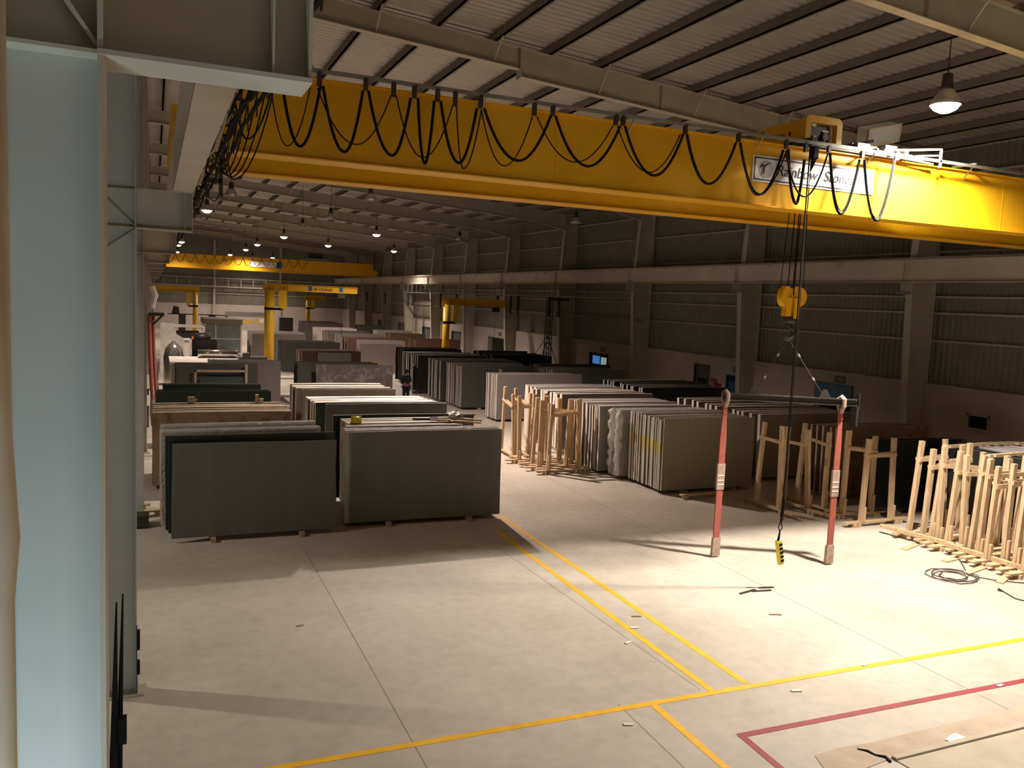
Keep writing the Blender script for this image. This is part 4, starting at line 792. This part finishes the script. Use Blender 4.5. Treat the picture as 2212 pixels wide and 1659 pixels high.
stack(18.4, 21.7, 48.4, 3, .4, .08, 1.95, 'green', 'green-black slab below the broad black opening', 'green-black slab behind the one below the broad opening', 'the slabs below the broad opening', 'edgedark', 2)
stack(17.8, 21.5, 44.4, 8, .3, .08, 1.95, 'black', 'black slab left of the lattice mast', 'black slab in the ridged stack left of the mast', 'the black stack left of the mast', 'edgedark', 2, 0, True, .08)
stack(17.8, 21.9, 38.2, 5, .22, .08, 1.97, 'dark', 'charcoal slab in front of the lattice mast', 'charcoal slab in the stack before the mast', 'the stack before the mast', 'edge', 2, 0, True, .08)
stack(17.3, 21.2, 35.6, 7, .3, .12, 1.95, 'slate', 'grey slab below the door with lit panes', 'grey slab in the stack below the lit panes', 'the stack below the lit panes', 'edge', 1.5)
stack(17.6, 21.6, 30.3, 4, .25, .1, 1.95, 'black', 'black slab below the grey door, rear group', 'black slab in the rear group below the grey door', 'the rear black slabs below the grey door', 'edge', 2, 0, True, .08)
stack(17.5, 21.6, 27.9, 7, .28, .1, 1.95, 'black', 'black slab below the grey door, front group', 'black slab in the front group below the grey door', 'the front black slabs below the grey door', 'edge', 2, 0, True, .1)
stack(17.05, 20.9, 20.4, 13, .35, .12, 1.97, 'speck', 'speckled dark slab below the left end of the blue-panelled door', 'slab with pale end in the long stepped stack behind the spreader beam', 'the long stepped stack', 'edgepink', 1.5, 0, True, .12)
stack(17.5, 21.0, 17.7, 5, .25, .06, 1.95, 'brown', 'dull brown slab behind the two pine racks', 'dull brown slab in the stack behind the two pine racks', 'the brown stack behind the pine racks', 'edge', 2)
stack(17.3, 20.6, 16.1, 3, .2, .04, 1.85, 'black', 'glossy black slab behind the pair of pine racks at the right', 'glossy black slab behind the front black one at the right', 'the black slabs behind the pine racks', 'edgedark', 2)
# lilac slabs standing lengthwise at the far right edge
rnd = random.Random(3)
for i in range(11):
    b = slab_mesh(3.3, 1.95, .09, rnd); o = b.build('stone_slab', [G['black' if i < 2 else 'lilac'], M['edgedark' if i < 2 else 'edgepink']]); o.location = (18.45+.32*i, 11.9, .11); o.rotation_euler = (math.radians(2)*(1 if i < 6 else -1), 0, math.radians(90))
    tag(o, 'black slab standing lengthwise right behind the brightly lit racks' if i < 2 else 'lilac-grey slab standing lengthwise behind the brightly lit racks', 'slab', 'the lengthwise black slabs' if i < 2 else 'the lengthwise lilac slabs')
for i, yy in enumerate((12.6, 14.4)):
    b = MB(); b.box(17.8, 21.7, yy, yy+.1, 0, .1); tag(b.build('timber_bearer', M['oldwood']), 'timber bearer on the floor under the lengthwise lilac slabs', 'timber', 'bearers under the lilac slabs')
for i, (x, y, l, r) in enumerate(((18.6, 14.6, 1.3, 5), (19.9, 14.7, 1.2, -4), (21.1, 14.6, 1.4, 3), (18.7, 13.4, 1.5, 4), (20.3, 13.5, 1.6, -3), (19.0, 12.4, 1.6, 2), (20.9, 12.5, 1.5, 5))):
    b = MB(); b.box(-l/2, l/2, -.05, .05, 0, .07); o = b.build('pine_batten', M['wood']); o.location = (x, y, 2.065); o.rotation_euler.z = math.radians(r); tag(o, 'short pine batten lying across the tops of the lilac slabs', 'timber', 'battens on the lilac slabs')
# torn plastic, yellow stains
for k, (x, y, s) in enumerate(((12.72, 21.5, 1), (12.74, 21.95, .9))):
    r = random.Random(k); b = MB(); pts = []; rad = []
    for i in range(14): pts.append((x+r.uniform(-.05, .03), y+r.uniform(-.05, .05), 2.08-1.9*i/13*s)); rad.append(.05+.07*abs(math.sin(i*1.1+k))*(1.2 if i < 8 else .6))
    b.tube(pts, rad, 9); tag(b.build('torn_film', M['film'], None, True), ('front' if k == 0 else 'rear') + ' strand of torn plastic film hanging on the slab bundle ends', 'plastic')
# loose things on the near right stack
t = thing('safety_helmet', 'yellow safety helmet lying on the slab tops', 'helmet', (4.42, 19.62, 2.155))
b = MB(); b.lathe([(0.0, .155), (.06, .148), (.11, .11), (.13, .05), (.135, 0), (.128, 0), (.12, .05), (0, .14)], (0, 0, 0), 20); b.build('shell', M['hat'], t, True)
b = MB(); b.prism([(-.16, -.05), (-.10, -.12), (.08, -.13), (.13, -.05), (.13, .05), (.0, .13), (-.12, .10)], 'z', 0, .012); b.build('brim', M['hat'], t); b = MB(); b.bar((-.12, 0, .08), (.12, 0, .08), .02, .16); b.build('crest', M['hat'], t)
for i, (x, y, l, r, mm) in enumerate(((6.35, 19.9, .9, -8, 'dark'), (6.75, 20.0, .8, 14, 'darksteel'), (6.9, 19.6, .9, -22, 'wood'), (7.1, 19.3, .7, -35, 'wood'), (7.25, 19.5, .6, -30, 'wood'), (7.3, 20.2, .7, 6, 'darksteel'), (7.35, 19.75, .6, -40, 'darksteel'), (6.5, 19.55, .5, -20, 'wood'))):
    b = MB(); b.box(-l/2, l/2, -.04, .04, 0, .035); o = b.build('loose_plank', M[mm]); o.location = (x, y, 2.16+.02*(i % 3)); o.rotation_euler.z = math.radians(r)
    tag(o, 'short pale plank thrown on the slab tops near the plastic' if mm == 'wood' else 'dark batten thrown on the slab tops near the plastic', 'timber', 'pale planks on the slab tops' if mm == 'wood' else 'dark battens on the slab tops')
b = MB(); r = random.Random(5); vs = []; fs = []
for j in range(7):
    for i in range(14): a = 2*math.pi*i/14; q = .22*math.sin(math.pi*(j+.3)/6.6)*r.uniform(.7, 1.15); vs.append((q*math.cos(a), q*math.sin(a), .03*j+r.uniform(0, .03)))
for j in range(6):
    for i in range(14): fs.append((j*14+i, j*14+(i+1) % 14, (j+1)*14+(i+1) % 14, (j+1)*14+i))
b.add(vs, fs); o = b.build('crumpled_plastic', M['plastic']); o.location = (6.98, 19.78, 2.19); tag(o, 'crumpled clear plastic heap on the slab tops', 'plastic')
# steel frame leaning before the charcoal slab
t = thing('display_rack', 'brownish steel rack standing before the charcoal slab', 'frame', (2.6, 37.2, 0))
b = MB(); b.box(-1.05, -.97, 0, .06, 0, 1.75); b.box(.97, 1.07, 0, .08, 0, 2.0); b.build('upright', M['oldwood'], t); b = MB(); b.box(-1.05, 1.0, 0, .06, 1.68, 1.76); b.build('top_rail', M['oldwood'], t)
b = MB(); b.box(-.85, .9, .02, .05, .05, 1.45); b.build('inset_slab', G['green'], t)

# ------------------------------------------------------------------ pine racks (H-frames)
def rack(x, y, rz, wd, h, L, seed, label, group, name='pine_rack'):
    r = random.Random(seed); t = thing(name, label, 'rack', (x, y, 0), math.radians(rz), group); j = lambda a: r.uniform(-a, a)
    for sx in (-1, 1):
        b = MB(); cx = sx*(L/2-.35); b.box(cx-.10, cx-.02, -.11, .11, 0, .09); b.box(cx+.04, cx+.12, -.11, .11, 0, .09); b.build('support_block', M['wood'], t)
    b = MB(); b.box(-L/2, L/2, -.07, .07, .09, .13); b.build('base_plank', M['wood'], t)
    top = []
    for sx in (-1, 1):
        hh = h+j(.10); a = Vector((sx*wd/2+j(.03), j(.02), .13)); e = Vector((sx*wd/2*.93+j(.09), j(.10), hh)); b = MB(); b.bar(a, e, .115+j(.015), .085, 0, up=(0, 1, 0)); b.build('post', M['wood'], t); top.append((a, e))
        if r.random() < .75: b = MB(); q = a+Vector((sx*.0, -.075, 0)); b.bar(q, q+Vector((0, -.01, .40+j(.1))), .07, .06, 0, up=(0, 1, 0)); b.build('stub_post', M['wood'], t)
    k = .80+j(.03); A_ = top[0][0].lerp(top[0][1], k)+Vector((-.05, -.055, 0)); D_ = top[1][0].lerp(top[1][1], k)+Vector((.05, -.055, 0)); b = MB(); b.bar(A_, D_, .03, .09); b.build('crossbar', M['wood'], t)
    A_ = A_+Vector((0, .11, .03+j(.03))); D_ = D_+Vector((0, .11, .03)); b = MB(); b.bar(A_, D_, .03, .07); b.build('crossbar', M['wood'], t)
    return t
g = 'racks lit brightly at the right edge'
for i in range(12):
    rack(17.15+.06*((i*3) % 4)-.02*i, 14.32-.275*i, random.Random(i).uniform(-1.2, 1.2), 1.12, 2.24, 2.1, 20+i, 'pine rack in the packed row in full lamp light at the right edge', g)
for i, (x0, y0, x1, y1) in enumerate(((16.15, 14.75, 16.55, 12.8), (16.38, 13.1, 16.48, 11.2))):
    b = MB(); b.bar((x0, y0, .18), (x1, y1, .18), .09, .09); tag(b.build('sill_timber', M['wood']), ('longer' if i == 0 else 'nearer') + ' square timber laid across the feet of the bright racks', 'timber')
for i, (x, y, l, rz) in enumerate(((16.0, 13.6, .7, 20), (16.1, 12.6, .6, 10), (15.95, 11.9, .8, 15), (16.0, 11.3, .7, 25))):
    b = MB(); b.box(-l/2, l/2, -.07, .07, .0, .03); o = b.build('short_board', M['wood']); o.location = (x-.15, y, 0.0); o.rotation_euler.z = math.radians(rz); tag(o, 'short board lying on the floor before the bright racks', 'timber', 'boards before the bright racks')
rack(16.65, 15.38, 1, .98, 2.2, 2.1, 61, 'front one of two pine racks right of the right red sling', None)
rack(16.75, 16.12, -1, .9, 2.2, 1.9, 62, 'rear one of two pine racks right of the right red sling', None)
for i, (x, rz, lab) in enumerate(((14.92, 88, 'leftmost'), (15.76, 90, 'middle'), (16.22, 93, 'rightmost'))):
    rack(x, 17.4-.1*i, rz, .95, 2.22, 2.15, 70+i, lab + ' of three pine racks seen between the two red slings', None)
g = 'crowded pine racks beside the aisle'
for i, (x, y, rz, wd) in enumerate(((11.55, 22.68, 1, 1.05), (11.7, 22.98, -1, 1.0), (11.45, 23.27, 1, .95), (11.75, 23.57, 0, 1.1), (11.5, 23.87, 1, .9), (11.65, 24.17, -1, 1.0), (11.3, 24.47, 1, 1.0), (10.95, 25.75, 87, 1.2), (11.5, 25.85, 89, 1.1), (12.05, 25.7, 91, 1.0))):
    rack(x, y, rz, wd, 2.2, 1.9, 90+i, 'pine rack in the crowded group beside the aisle', g)
for i, (x, y, rz, lab) in enumerate(((14.0, 18.95, 3, 'pine plank on blocks at the foot of the speckled slab'), (.55, 20.9, 5, 'dusty timber lying left of the wrapped bundles'), (-.05, 20.3, 4, 'dusty timber lying beside the second column foot'))):
    t = thing('floor_plank', lab, 'timber', (x if i != 1 else -.35, y, 0), math.radians(rz)); b = MB(); L = 1.5 if i == 0 else .55; b.box(-L/2, L/2, -.07, .07, .09, .13); b.build('plank', M['wood' if i == 0 else 'oldwood'], t); b = MB(); b.box(-L/2+.1, -L/2+.2, -.1, .1, 0, .09); b.box(L/2-.2, L/2-.1, -.1, .1, 0, .09); b.build('blocks', M['wood' if i == 0 else 'oldwood'], t)
t = thing('timber_prop', 'upright wooden prop leaning in the gap beside the charcoal aisle stack', 'timber', (15.0, 36.3, 0)); b = MB(); b.bar((0, 0, 0), (.05, .35, 1.95), .12, .08); b.build('prop', M['oldwood'], t)
stack(15.4, 17.0, 36.35, 2, .1, .04, 1.7, 'black', 'black slab right of the wooden prop', 'black slab behind the one right of the prop', 'the black slabs by the prop', 'edgedark', 2)
b = slab_mesh(1.1, 1.5, .05, random.Random(9)); o = b.build('stone_slab', [G['dark'], M['edgepink']]); o.location = (12.75, 43.3, 0.0); o.rotation_euler = (0, 0, math.radians(72)); tag(o, 'short dark slab with bright top edge standing by the worker', 'slab')

# ------------------------------------------------------------------ machines at the far left
t = thing('glazed_machine', 'tall machine cabinet with grey glazed walls and white roof', 'machine', (3.1, 60, 0))
b = MB(); b.box(0, 2.4, 0, 4.0, .1, 2.75); b.build('glazed_body', M['glass'], t); b = MB(); b.box(-.05, 2.45, -.05, 4.05, 2.75, 3.1); b.build('roof_box', M['galv'], t)
b = MB(); b.box(0, .08, -.02, .03, 0, 2.75); b.box(2.32, 2.42, -.02, .03, 0, 2.75); b.box(.7, .76, -.02, .03, 0, 2.75); b.box(0, 2.4, -.03, .03, 1.75, 1.8); b.build('white_frame', M['white'], t)
b = MB(); b.box(.25, .75, -.06, -.02, 1.35, 1.65); b.build('label_panel', M['signwhite'], t); b = MB(); b.box(1.5, 2.35, -.3, -.02, .75, .83); b.box(.3, .9, -.3, -.02, .75, .83); b.build('shelf', M['white'], t)
b = MB(); b.prism([(.8, .3), (1.6, .3), (1.6, 1.1), (1.2, 1.3), (.8, 1.1)], 'y', -1.0, -.4); b.build('control_desk', M['greydoor'], t)
t = thing('bridge_saw', 'wide bridge saw with a grey gantry beam and yellow units', 'machine', (6.2, 84, 0))
b = MB(); b.box(0, 3.9, 0, .5, 2.55, 3.0); b.build('gantry_beam', M['galv'], t); b = MB(); b.box(0, .25, 0, .5, 0, 2.6); b.build('leg', M['greydoor'], t); b = MB(); b.box(3.65, 3.9, 0, .5, 0, 2.6); b.build('leg', M['greydoor'], t)
b = MB(); b.box(.6, 1.3, -.2, .1, 1.75, 2.4); b.build('yellow_head', M['yellow2'], t)
for k in range(5): b = MB(); b.box(1.5+.4*k, 1.75+.4*k, -.1, .1, 1.9, 2.2); b.build('yellow_unit', M['yellow2'], t)
b = MB(); b.box(-.3, 4.2, -1.0, 2.0, 0, .9); b.build('saw_bed', M['white'], t); b = MB(); b.box(3.1, 3.5, -.12, -.06, 2.05, 2.4); b.build('dial_panel', M['signwhite'], t)
t = thing('polishing_machine', 'white column machine with a long horizontal arm', 'machine', (.35, 54.5, 0))
b = MB(); b.box(0, .75, 0, .7, 0, 3.0); b.build('column', M['white'], t); b = MB(); b.box(.7, 2.35, .2, .38, 2.72, 2.9); b.tube([(2.3, .3, 2.8), (2.45, .3, 2.7), (2.4, .3, 2.4)], .08, 8); b.build('arm', M['white'], t)
b = MB(); b.prism([(.6, .9), (2.0, 1.2), (2.0, 1.6), (.6, 2.5)], 'y', .05, .6); b.build('guard', M['white'], t); b = MB(); b.box(.9, 2.2, .7, 1.2, 2.0, 2.5); b.build('dark_rack', M['darksteel'], t); b = MB(); b.box(1.75, 2.15, -.1, .1, 1.6, 2.2); b.build('orange_head', M['orange'], t)
t = thing('roller_unit', 'big black roller unit on a steel bed', 'machine', (2.0, 51, 0))
b = MB(); b.tube([(0, 0, 1.75), (1.3, 0, 1.75)], .5, 18); b.build('roller', M['black'], t, True); b = MB(); b.tube([(.1, .4, 2.35), (1.0, .4, 2.35)], .25, 14); b.build('upper_roller', M['darksteel'], t, True); b = MB(); b.box(-.1, 1.4, -.5, .6, 0, 1.25); b.build('bed', M['galv'], t)
t = thing('steel_tank', 'rounded shiny steel tank beside the white machine', 'machine', (.95, 47.5, 0)); b = MB(); b.lathe([(0, 2.25), (.2, 2.2), (.4, 1.95), (.5, 1.5), (.5, .0)], (0, 0, 0), 20); b.build('tank_shell', M['chrome'], t, True); b = MB(); b.lathe([(.1, 2.3), (.12, 2.15), (0, 2.3)], (0, 0, 0), 12); b.build('lid', M['galv'], t)
t = thing('steel_post', 'short white steel post beside the shiny tank', 'post', (1.58, 47.3, 0)); b = MB(); b.box(-.13, .13, -.13, .13, 0, 2.4); b.build('shaft', M['white'], t); b = MB(); b.box(-.16, .16, -.16, .16, 2.4, 2.48); b.build('cap', M['signwhite'], t)
t = thing('polishing_line', 'long machine bed with bright top behind the charcoal slabs', 'machine', (.75, 40.6, 0))
b = MB(); b.box(0, 4.3, 0, 3.2, 0, 1.72); b.build('bed_body', M['galv'], t); b = MB(); b.box(-.1, 4.4, -.1, 3.3, 1.72, 1.8); b.build('bed_top', M['white'], t)
b = MB(); b.tube([(1.2, 2.6, 2.0), (3.0, 2.6, 2.0)], .2, 14); b.build('drive_roller', M['chrome'], t, True); b = MB(); b.box(2.9, 4.2, .5, 1.2, 1.8, 2.02); b.box(3.1, 3.4, .5, 1.0, 2.02, 2.2); b.build('motor_box', M['greydoor'], t); b = MB(); b.box(1.5, 1.62, 0, .1, 1.8, 1.95); b.box(1.7, 1.8, 0, .1, 1.8, 1.95); b.build('clamp', M['oldwood'], t)
t = thing('steel_bench', 'small white steel bench between the left stacks', 'bench', (5.35, 42.3, 0)); b = MB(); b.box(0, 1.6, 0, .9, .85, .93); b.build('bench_top', M['white'], t)
for x in (0, 1.52):
    for y in (0, .82): b = MB(); b.box(x, x+.08, y, y+.08, 0, .85); b.build('leg', M['white'], t)
t = thing('control_cabinet', 'dark green cabinet at the far end of the middle piles', 'cabinet', (13.2, 99, 0)); b = MB(); b.box(0, 1.5, 0, 1, 0, 2.1); b.build('body', G['green'], t); b = MB(); b.box(.05, .72, -.02, 0, .1, 2.0); b.box(.78, 1.45, -.02, 0, .1, 2.0); b.build('door', M['greydoor'], t)
t = thing('wall_rack', 'far dark shelf rack with shapes standing on it by the end wall', 'rack', (2.2, 96, 0)); b = MB(); b.box(-.9, 5.0, 0, .5, 2.2, 2.3); b.build('shelf', M['darksteel'], t); b = MB(); b.box(.2, .9, .1, .4, 0, 2.2); b.build('post', M['darksteel'], t); b = MB(); b.box(3.2, 3.9, .1, .4, 0, 2.2); b.build('post', M['darksteel'], t); b = MB(); b.prism([(-.5, 2.3), (.3, 2.3), (.2, 3.0), (-.3, 3.1)], 'y', .1, .4); b.build('hood', M['darksteel'], t)
# items hung along the column line
for i, (x, y, r) in enumerate(((-.14, 27.8, .055), (-.03, 28.55, .05))):
    t = thing('hanging_sling', ('left' if i == 0 else 'right') + ' red lifting sling hanging beside the middle columns', 'sling', (x, y, 0)); b = MB(); b.tube([(0, 0, 4.3), (.02, 0, 3.2), (.07, 0, 2.2), (.1, 0, 1.7)], r, 8); b.build('webbing', M['red'], t); b = MB(); b.tube([(.1, 0, 1.72), (.08, .02, 1.3), (.12, 0, .9)], r*1.1, 8); b.build('sleeve', M['sleeve'], t)
t = thing('sling_bracket', 'steel bracket high on a middle column carrying the red slings', 'bracket', (-.165, 28.2, 4.15)); b = MB(); b.box(0, .45, -.5, .5, .12, .2); b.bar((0, 0, -.3), (.4, 0, .12), .06, .06); b.build('arm', M['darksteel'], t); b = MB(); b.tube([(.1, -.3, .35), (.2, -.3, .75), (.1, -.3, 1.0)], .09, 10); b.build('white_pipe', M['white'], t)
for i, (y, z, lab) in enumerate(((33.0, 1.45, 'upper white control box by the column line'), (33.2, .75, 'lower white control box by the column line'))):
    t = thing('switch_box', lab, 'box', (-.35, y, z)); b = MB(); b.box(0, .3, 0, .2, 0, .5); b.build('body', M['white'], t); b = MB(); b.box(.12, .18, .2, .26, -z, .5); b.build('post', M['darksteel'], t); b = MB(); b.box(.03, .27, -.012, 0, .05, .45); b.build('door', M['signwhite'], t)
b = MB(); b.tube([(.25, 31, 0), (.22, 31.1, 1.0), (.1, 31, 1.9), (.15, 31, 2.6)], .035, 8); tag(b.build('standing_pipe', M['galv']), 'thin bent pipe standing beside the red slings', 'pipe')
t = thing('trolley_bin', 'low dark box standing at the foot of the third column', 'box', (-.3, 19.7, 0)); b = MB(); b.box(-.1, .2, -.5, -.1, .03, .25); b.build('body', M['darksteel'], t); b = MB(); b.box(-.11, .21, -.51, -.09, .25, .28); b.build('lid', M['darksteel'], t)
# near left: black rods and lagged pipe
t = thing('black_rods', 'bundle of thin black rods standing just behind the nearest column', 'rod', (-.225, 5.9, 0)); b = MB(); b.tube([(-.03, 0, 0), (-.02, 0, 2.0), (0, 0, 3.12)], [.012, .03, .006], 6); b.tube([(.0, .1, 0), (.01, .1, 2.0), (.035, .1, 3.14)], [.01, .025, .006], 6); b.build('rods', M['black'], t); b = MB(); b.box(.01, .06, -.03, .03, 2.15, 2.33); b.build('clip', M['black'], t); b = MB(); b.box(.0, .05, -.03, .03, 1.72, 1.9); b.build('clip', M['black'], t)
t = thing('column_clip', 'black rubber strips fixed low on the second column flange', 'clip', (-.19, 11.2, 0)); b = MB(); b.box(0, .03, 0, .1, .60, .84); b.box(0, .03, 0, .1, .28, .44); b.build('strip', M['black'], t); b = MB(); b.box(-.01, .0, 0, .1, 0, .9); b.build('backing', M['darksteel'], t)
b = MB(); b.tube([(-.325, 2.2, 0), (-.325, 2.2, 4.45), (-.318, 2.2, 4.6), (-.325, 2.2, 4.85), (-.325, 2.2, 6.6)], [.026, .026, .032, .026, .026], 14); tag(b.build('lagged_pipe', M['pipewrap'], None, True), 'beige wrapped pipe at the very left edge beside the nearest column', 'pipe')

# ------------------------------------------------------------------ floor: kerb, cable, scraps
k0, k1 = P(1931, 1641), P(2212, 1571); kd = (k1-k0).normalized(); k2 = k0+kd*9
line('trim_%d' % n, k0, k2, .07, 'kerb', 'worn raised nosing strip of the kerb', .035); n += 1
b = MB(); b.prism([(k0.x, k0.y-.03), (k2.x, k2.y-.03), (k2.x, 4.6), (k0.x+.2, 4.6)], 'z', 0, .012); struct('trim_%d' % n, b, M['kerb'], 'stained concrete surface in the near right corner'); n += 1
q0, q1, q2 = P(1872, 1607), P(2212, 1525), P(1760, 1633)
b = MB(); b.prism([(k0.x, k0.y+.03), (q2.x-.2, q2.y-.5), (q2.x, q2.y), (q0.x-.4, q0.y+.03), (q0.x, q0.y), (q1.x, q1.y), (k2.x, k2.y+.3), (k2.x, k2.y+.03)][::-1], 'z', 0, .007); struct('trim_%d' % n, b, M['screed'], 'rough sandy strip along the kerb'); n += 1
b = MB(); b.tube([(7.80, 7.18, .008), (7.88, 7.10, .010), (7.90, 7.0, .010), (7.98, 6.92, .010), (7.96, 6.83, .010)], [.01, .02, .015, .025, .02], 6); tag(b.build('floor_crack', M['dark']), 'dark broken gap at the end of the kerb', 'crack')
b = MB(); pts = [Vector((16.5, 13.0, .25)), Vector((16.3, 12.75, .02)), Vector((16.0, 12.4, .015))]; cc = Vector((14.95, 11.75, .015)); r = random.Random(2)
for i in range(60): a = i*.42; q = .33+.12*math.sin(i*.31)+r.uniform(-.02, .02); pts.append(cc+Vector((q*math.cos(a)*1.25, q*math.sin(a), .004*(i % 5))))
pts += [Vector((15.6, 11.3, .015)), Vector((16.2, 10.9, .015)), Vector((17.5, 10.4, .015))]; b.tube(pts, .010, 5); tag(b.build('floor_cable', M['darksteel']), 'thin dark cable coiled loosely on the brightly lit floor', 'cable')
b = MB(); b.tube([(15.1, 10.85, .03), (15.12, 10.75, .015), (14.98, 10.4, .012), (15.1, 10.1, .012), (15.6, 9.8, .012)], [.03, .01, .01, .01, .01], 6); tag(b.build('floor_cable', M['darksteel']), 'short cable end with a plug on the floor at the right edge', 'cable')
for i, (px, py, l, rz, mm, lab) in enumerate(((1615, 1279, .45, 14, 'darksteel', 'dark bent strip of scrap on the floor left of the twin'), (1645, 1277, .4, -8, 'darksteel', 'dark bent strip of scrap on the floor, right of its twin'), (1675, 1328, .2, -20, 'oldwood', 'small wood chip near the middle of the floor'),
    (1375, 1332, .16, -15, 'oldwood', 'small wood chip between the two yellow aisle lines'), (1370, 1357, .14, -10, 'white', 'small white scrap just left of the left aisle line'), (1720, 1493, .15, -15, 'white', 'pale splinter beside the yellow crossing line'), (1357, 1566, .12, -20, 'white', 'pale scrap in the near foreground'),
    (1868, 1438, .1, 10, 'white', 'white paper bit lying on the yellow line'), (2160, 1482, .12, 5, 'white', 'white paper bit lying on the red line'), (1357, 1389, .13, 20, 'white', 'white scrap left of the aisle lines'), (648, 1352, .10, 10, 'oldwood', 'small dark speck of debris on the left floor'))):
    p = P(px, py); b = MB(); b.box(-l/2, l/2, -.025, .025, 0, .012); o = b.build('floor_scrap', M[mm]); o.location = p + Vector((0, 0, .004)); o.rotation_euler.z = math.radians(rz); tag(o, lab, 'scrap')
b = MB(); b.box(-.14, .14, -.08, .08, 0, .01); o = b.build('paper_sheet', M['signwhite']); q = fz(2066, 1597, .01); o.location = (q.x, q.y, .009); o.rotation_euler.z = .3; tag(o, 'white paper scrap lying on the sandy strip by the kerb', 'paper')

# ------------------------------------------------------------------ the worker
def skin_fig(name, verts, edges, m, parent, levels=2):
    me = bpy.data.meshes.new(name); me.from_pydata([v[:3] for v in verts], edges, []); me.update(); me.materials.append(m)
    o = bpy.data.objects.new(name, me); COL.objects.link(o); o.parent = parent
    md = o.modifiers.new('skin', 'SKIN'); md.use_smooth_shade = True
    if not me.skin_vertices: return o
    for i, v in enumerate(verts): s = me.skin_vertices[0].data[i]; r = v[3]; s.radius = (r if not isinstance(r, tuple) else r[0], r if not isinstance(r, tuple) else r[1]); s.use_root = (i == 0)
    sd = o.modifiers.new('subdivision', 'SUBSURF'); sd.levels = levels; sd.render_levels = levels
    return o
wk = thing('person', 'person in dark work clothes standing in the aisle with back half turned', 'person', (11.05, 38.6, 0), math.radians(200))
v = [(0, 0, .95, (.15, .11)), (0, 0, 1.12, (.14, .10)), (0, -.01, 1.32, (.17, .11)), (0, 0, 1.44, (.10, .08)), (0, .01, 1.51, .055), (0, -.01, 1.60, .085), (0, -.01, 1.68, .075)]
e = [(i, i+1) for i in range(6)]
def chain(root, pts):
    p = root
    for q in pts: v.append(q); e.append((p, len(v)-1)); p = len(v)-1
    return p
v.append((0, -.115, 1.60, .018)); e.append((5, len(v)-1))
for s in (-1, 1):
    chain(0, [(s*.10, 0, .86, .095), (s*.11, -.01, .50, .062), (s*.12, .02, .12, .042), (s*.12, .0, .06, .045), (s*.13, -.13, .04, .035)])
    wri = chain(2, [(s*.17, 0, 1.41, .06), (s*.24, .03, 1.16, .045), (s*.13, -.20, 1.06, .034), (s*.09, -.27, 1.07, .032)])
    for k in range(5):
        a = (-.032+.016*k) if k < 4 else -.045; L_ = (.075, .085, .08, .065, .05)[k]
        chain(wri, [(s*(.07+a*.4), -.32, 1.07+a, .010), (s*(.06+a*.4), -.32-L_*.5, 1.06+a, .009), (s*(.04+a*.4), -.32-L_*.7, 1.04+a, .008)])
skin_fig('body', v, e, M['skin'], wk)
tv = [(0, 0, .98, (.165, .125)), (0, 0, 1.14, (.16, .12)), (0, -.01, 1.32, (.19, .13)), (0, 0, 1.42, (.13, .10))]; te = [(0, 1), (1, 2), (2, 3)]
for s in (-1, 1):
    k = len(tv); tv += [(s*.18, 0, 1.40, .075), (s*.245, .03, 1.16, .06), (s*.15, -.17, 1.07, .045)]; te += [(2, k), (k, k+1), (k+1, k+2)]
skin_fig('shirt', tv, te, M['cloth'], wk)
tv = [(0, 0, .96, (.165, .13))]; te = []
for s in (-1, 1):
    k = len(tv); tv += [(s*.10, 0, .86, .11), (s*.11, -.01, .50, .08), (s*.12, .02, .14, .065)]; te += [(0, k), (k, k+1), (k+1, k+2)]
skin_fig('trousers', tv, te, M['cloth'], wk)
b = MB(); b.lathe([(0, .105), (.05, .095), (.085, .05), (.092, 0), (.088, -.06), (.08, -.07)], (0, .012, 1.64), 16); b.build('hair', M['hair'], wk, True)
for s in (-1, 1): b = MB(); b.lathe([(0, .012), (.010, .004), (.010, -.004), (0, -.012)], (s*.03, -.085, 1.625), 8); b.build('eye', M['white'], wk)
for s in (-1, 1): b = MB(); b.lathe([(0, .04), (.045, .03), (.05, 0), (0, 0)], (s*.125, -.06, .0), 12); b.build('shoe', M['black'], wk)
b = MB(); b.box(-.1, .1, -.36, -.30, 1.02, 1.09); b.build('held_tool', M['galv'], wk)
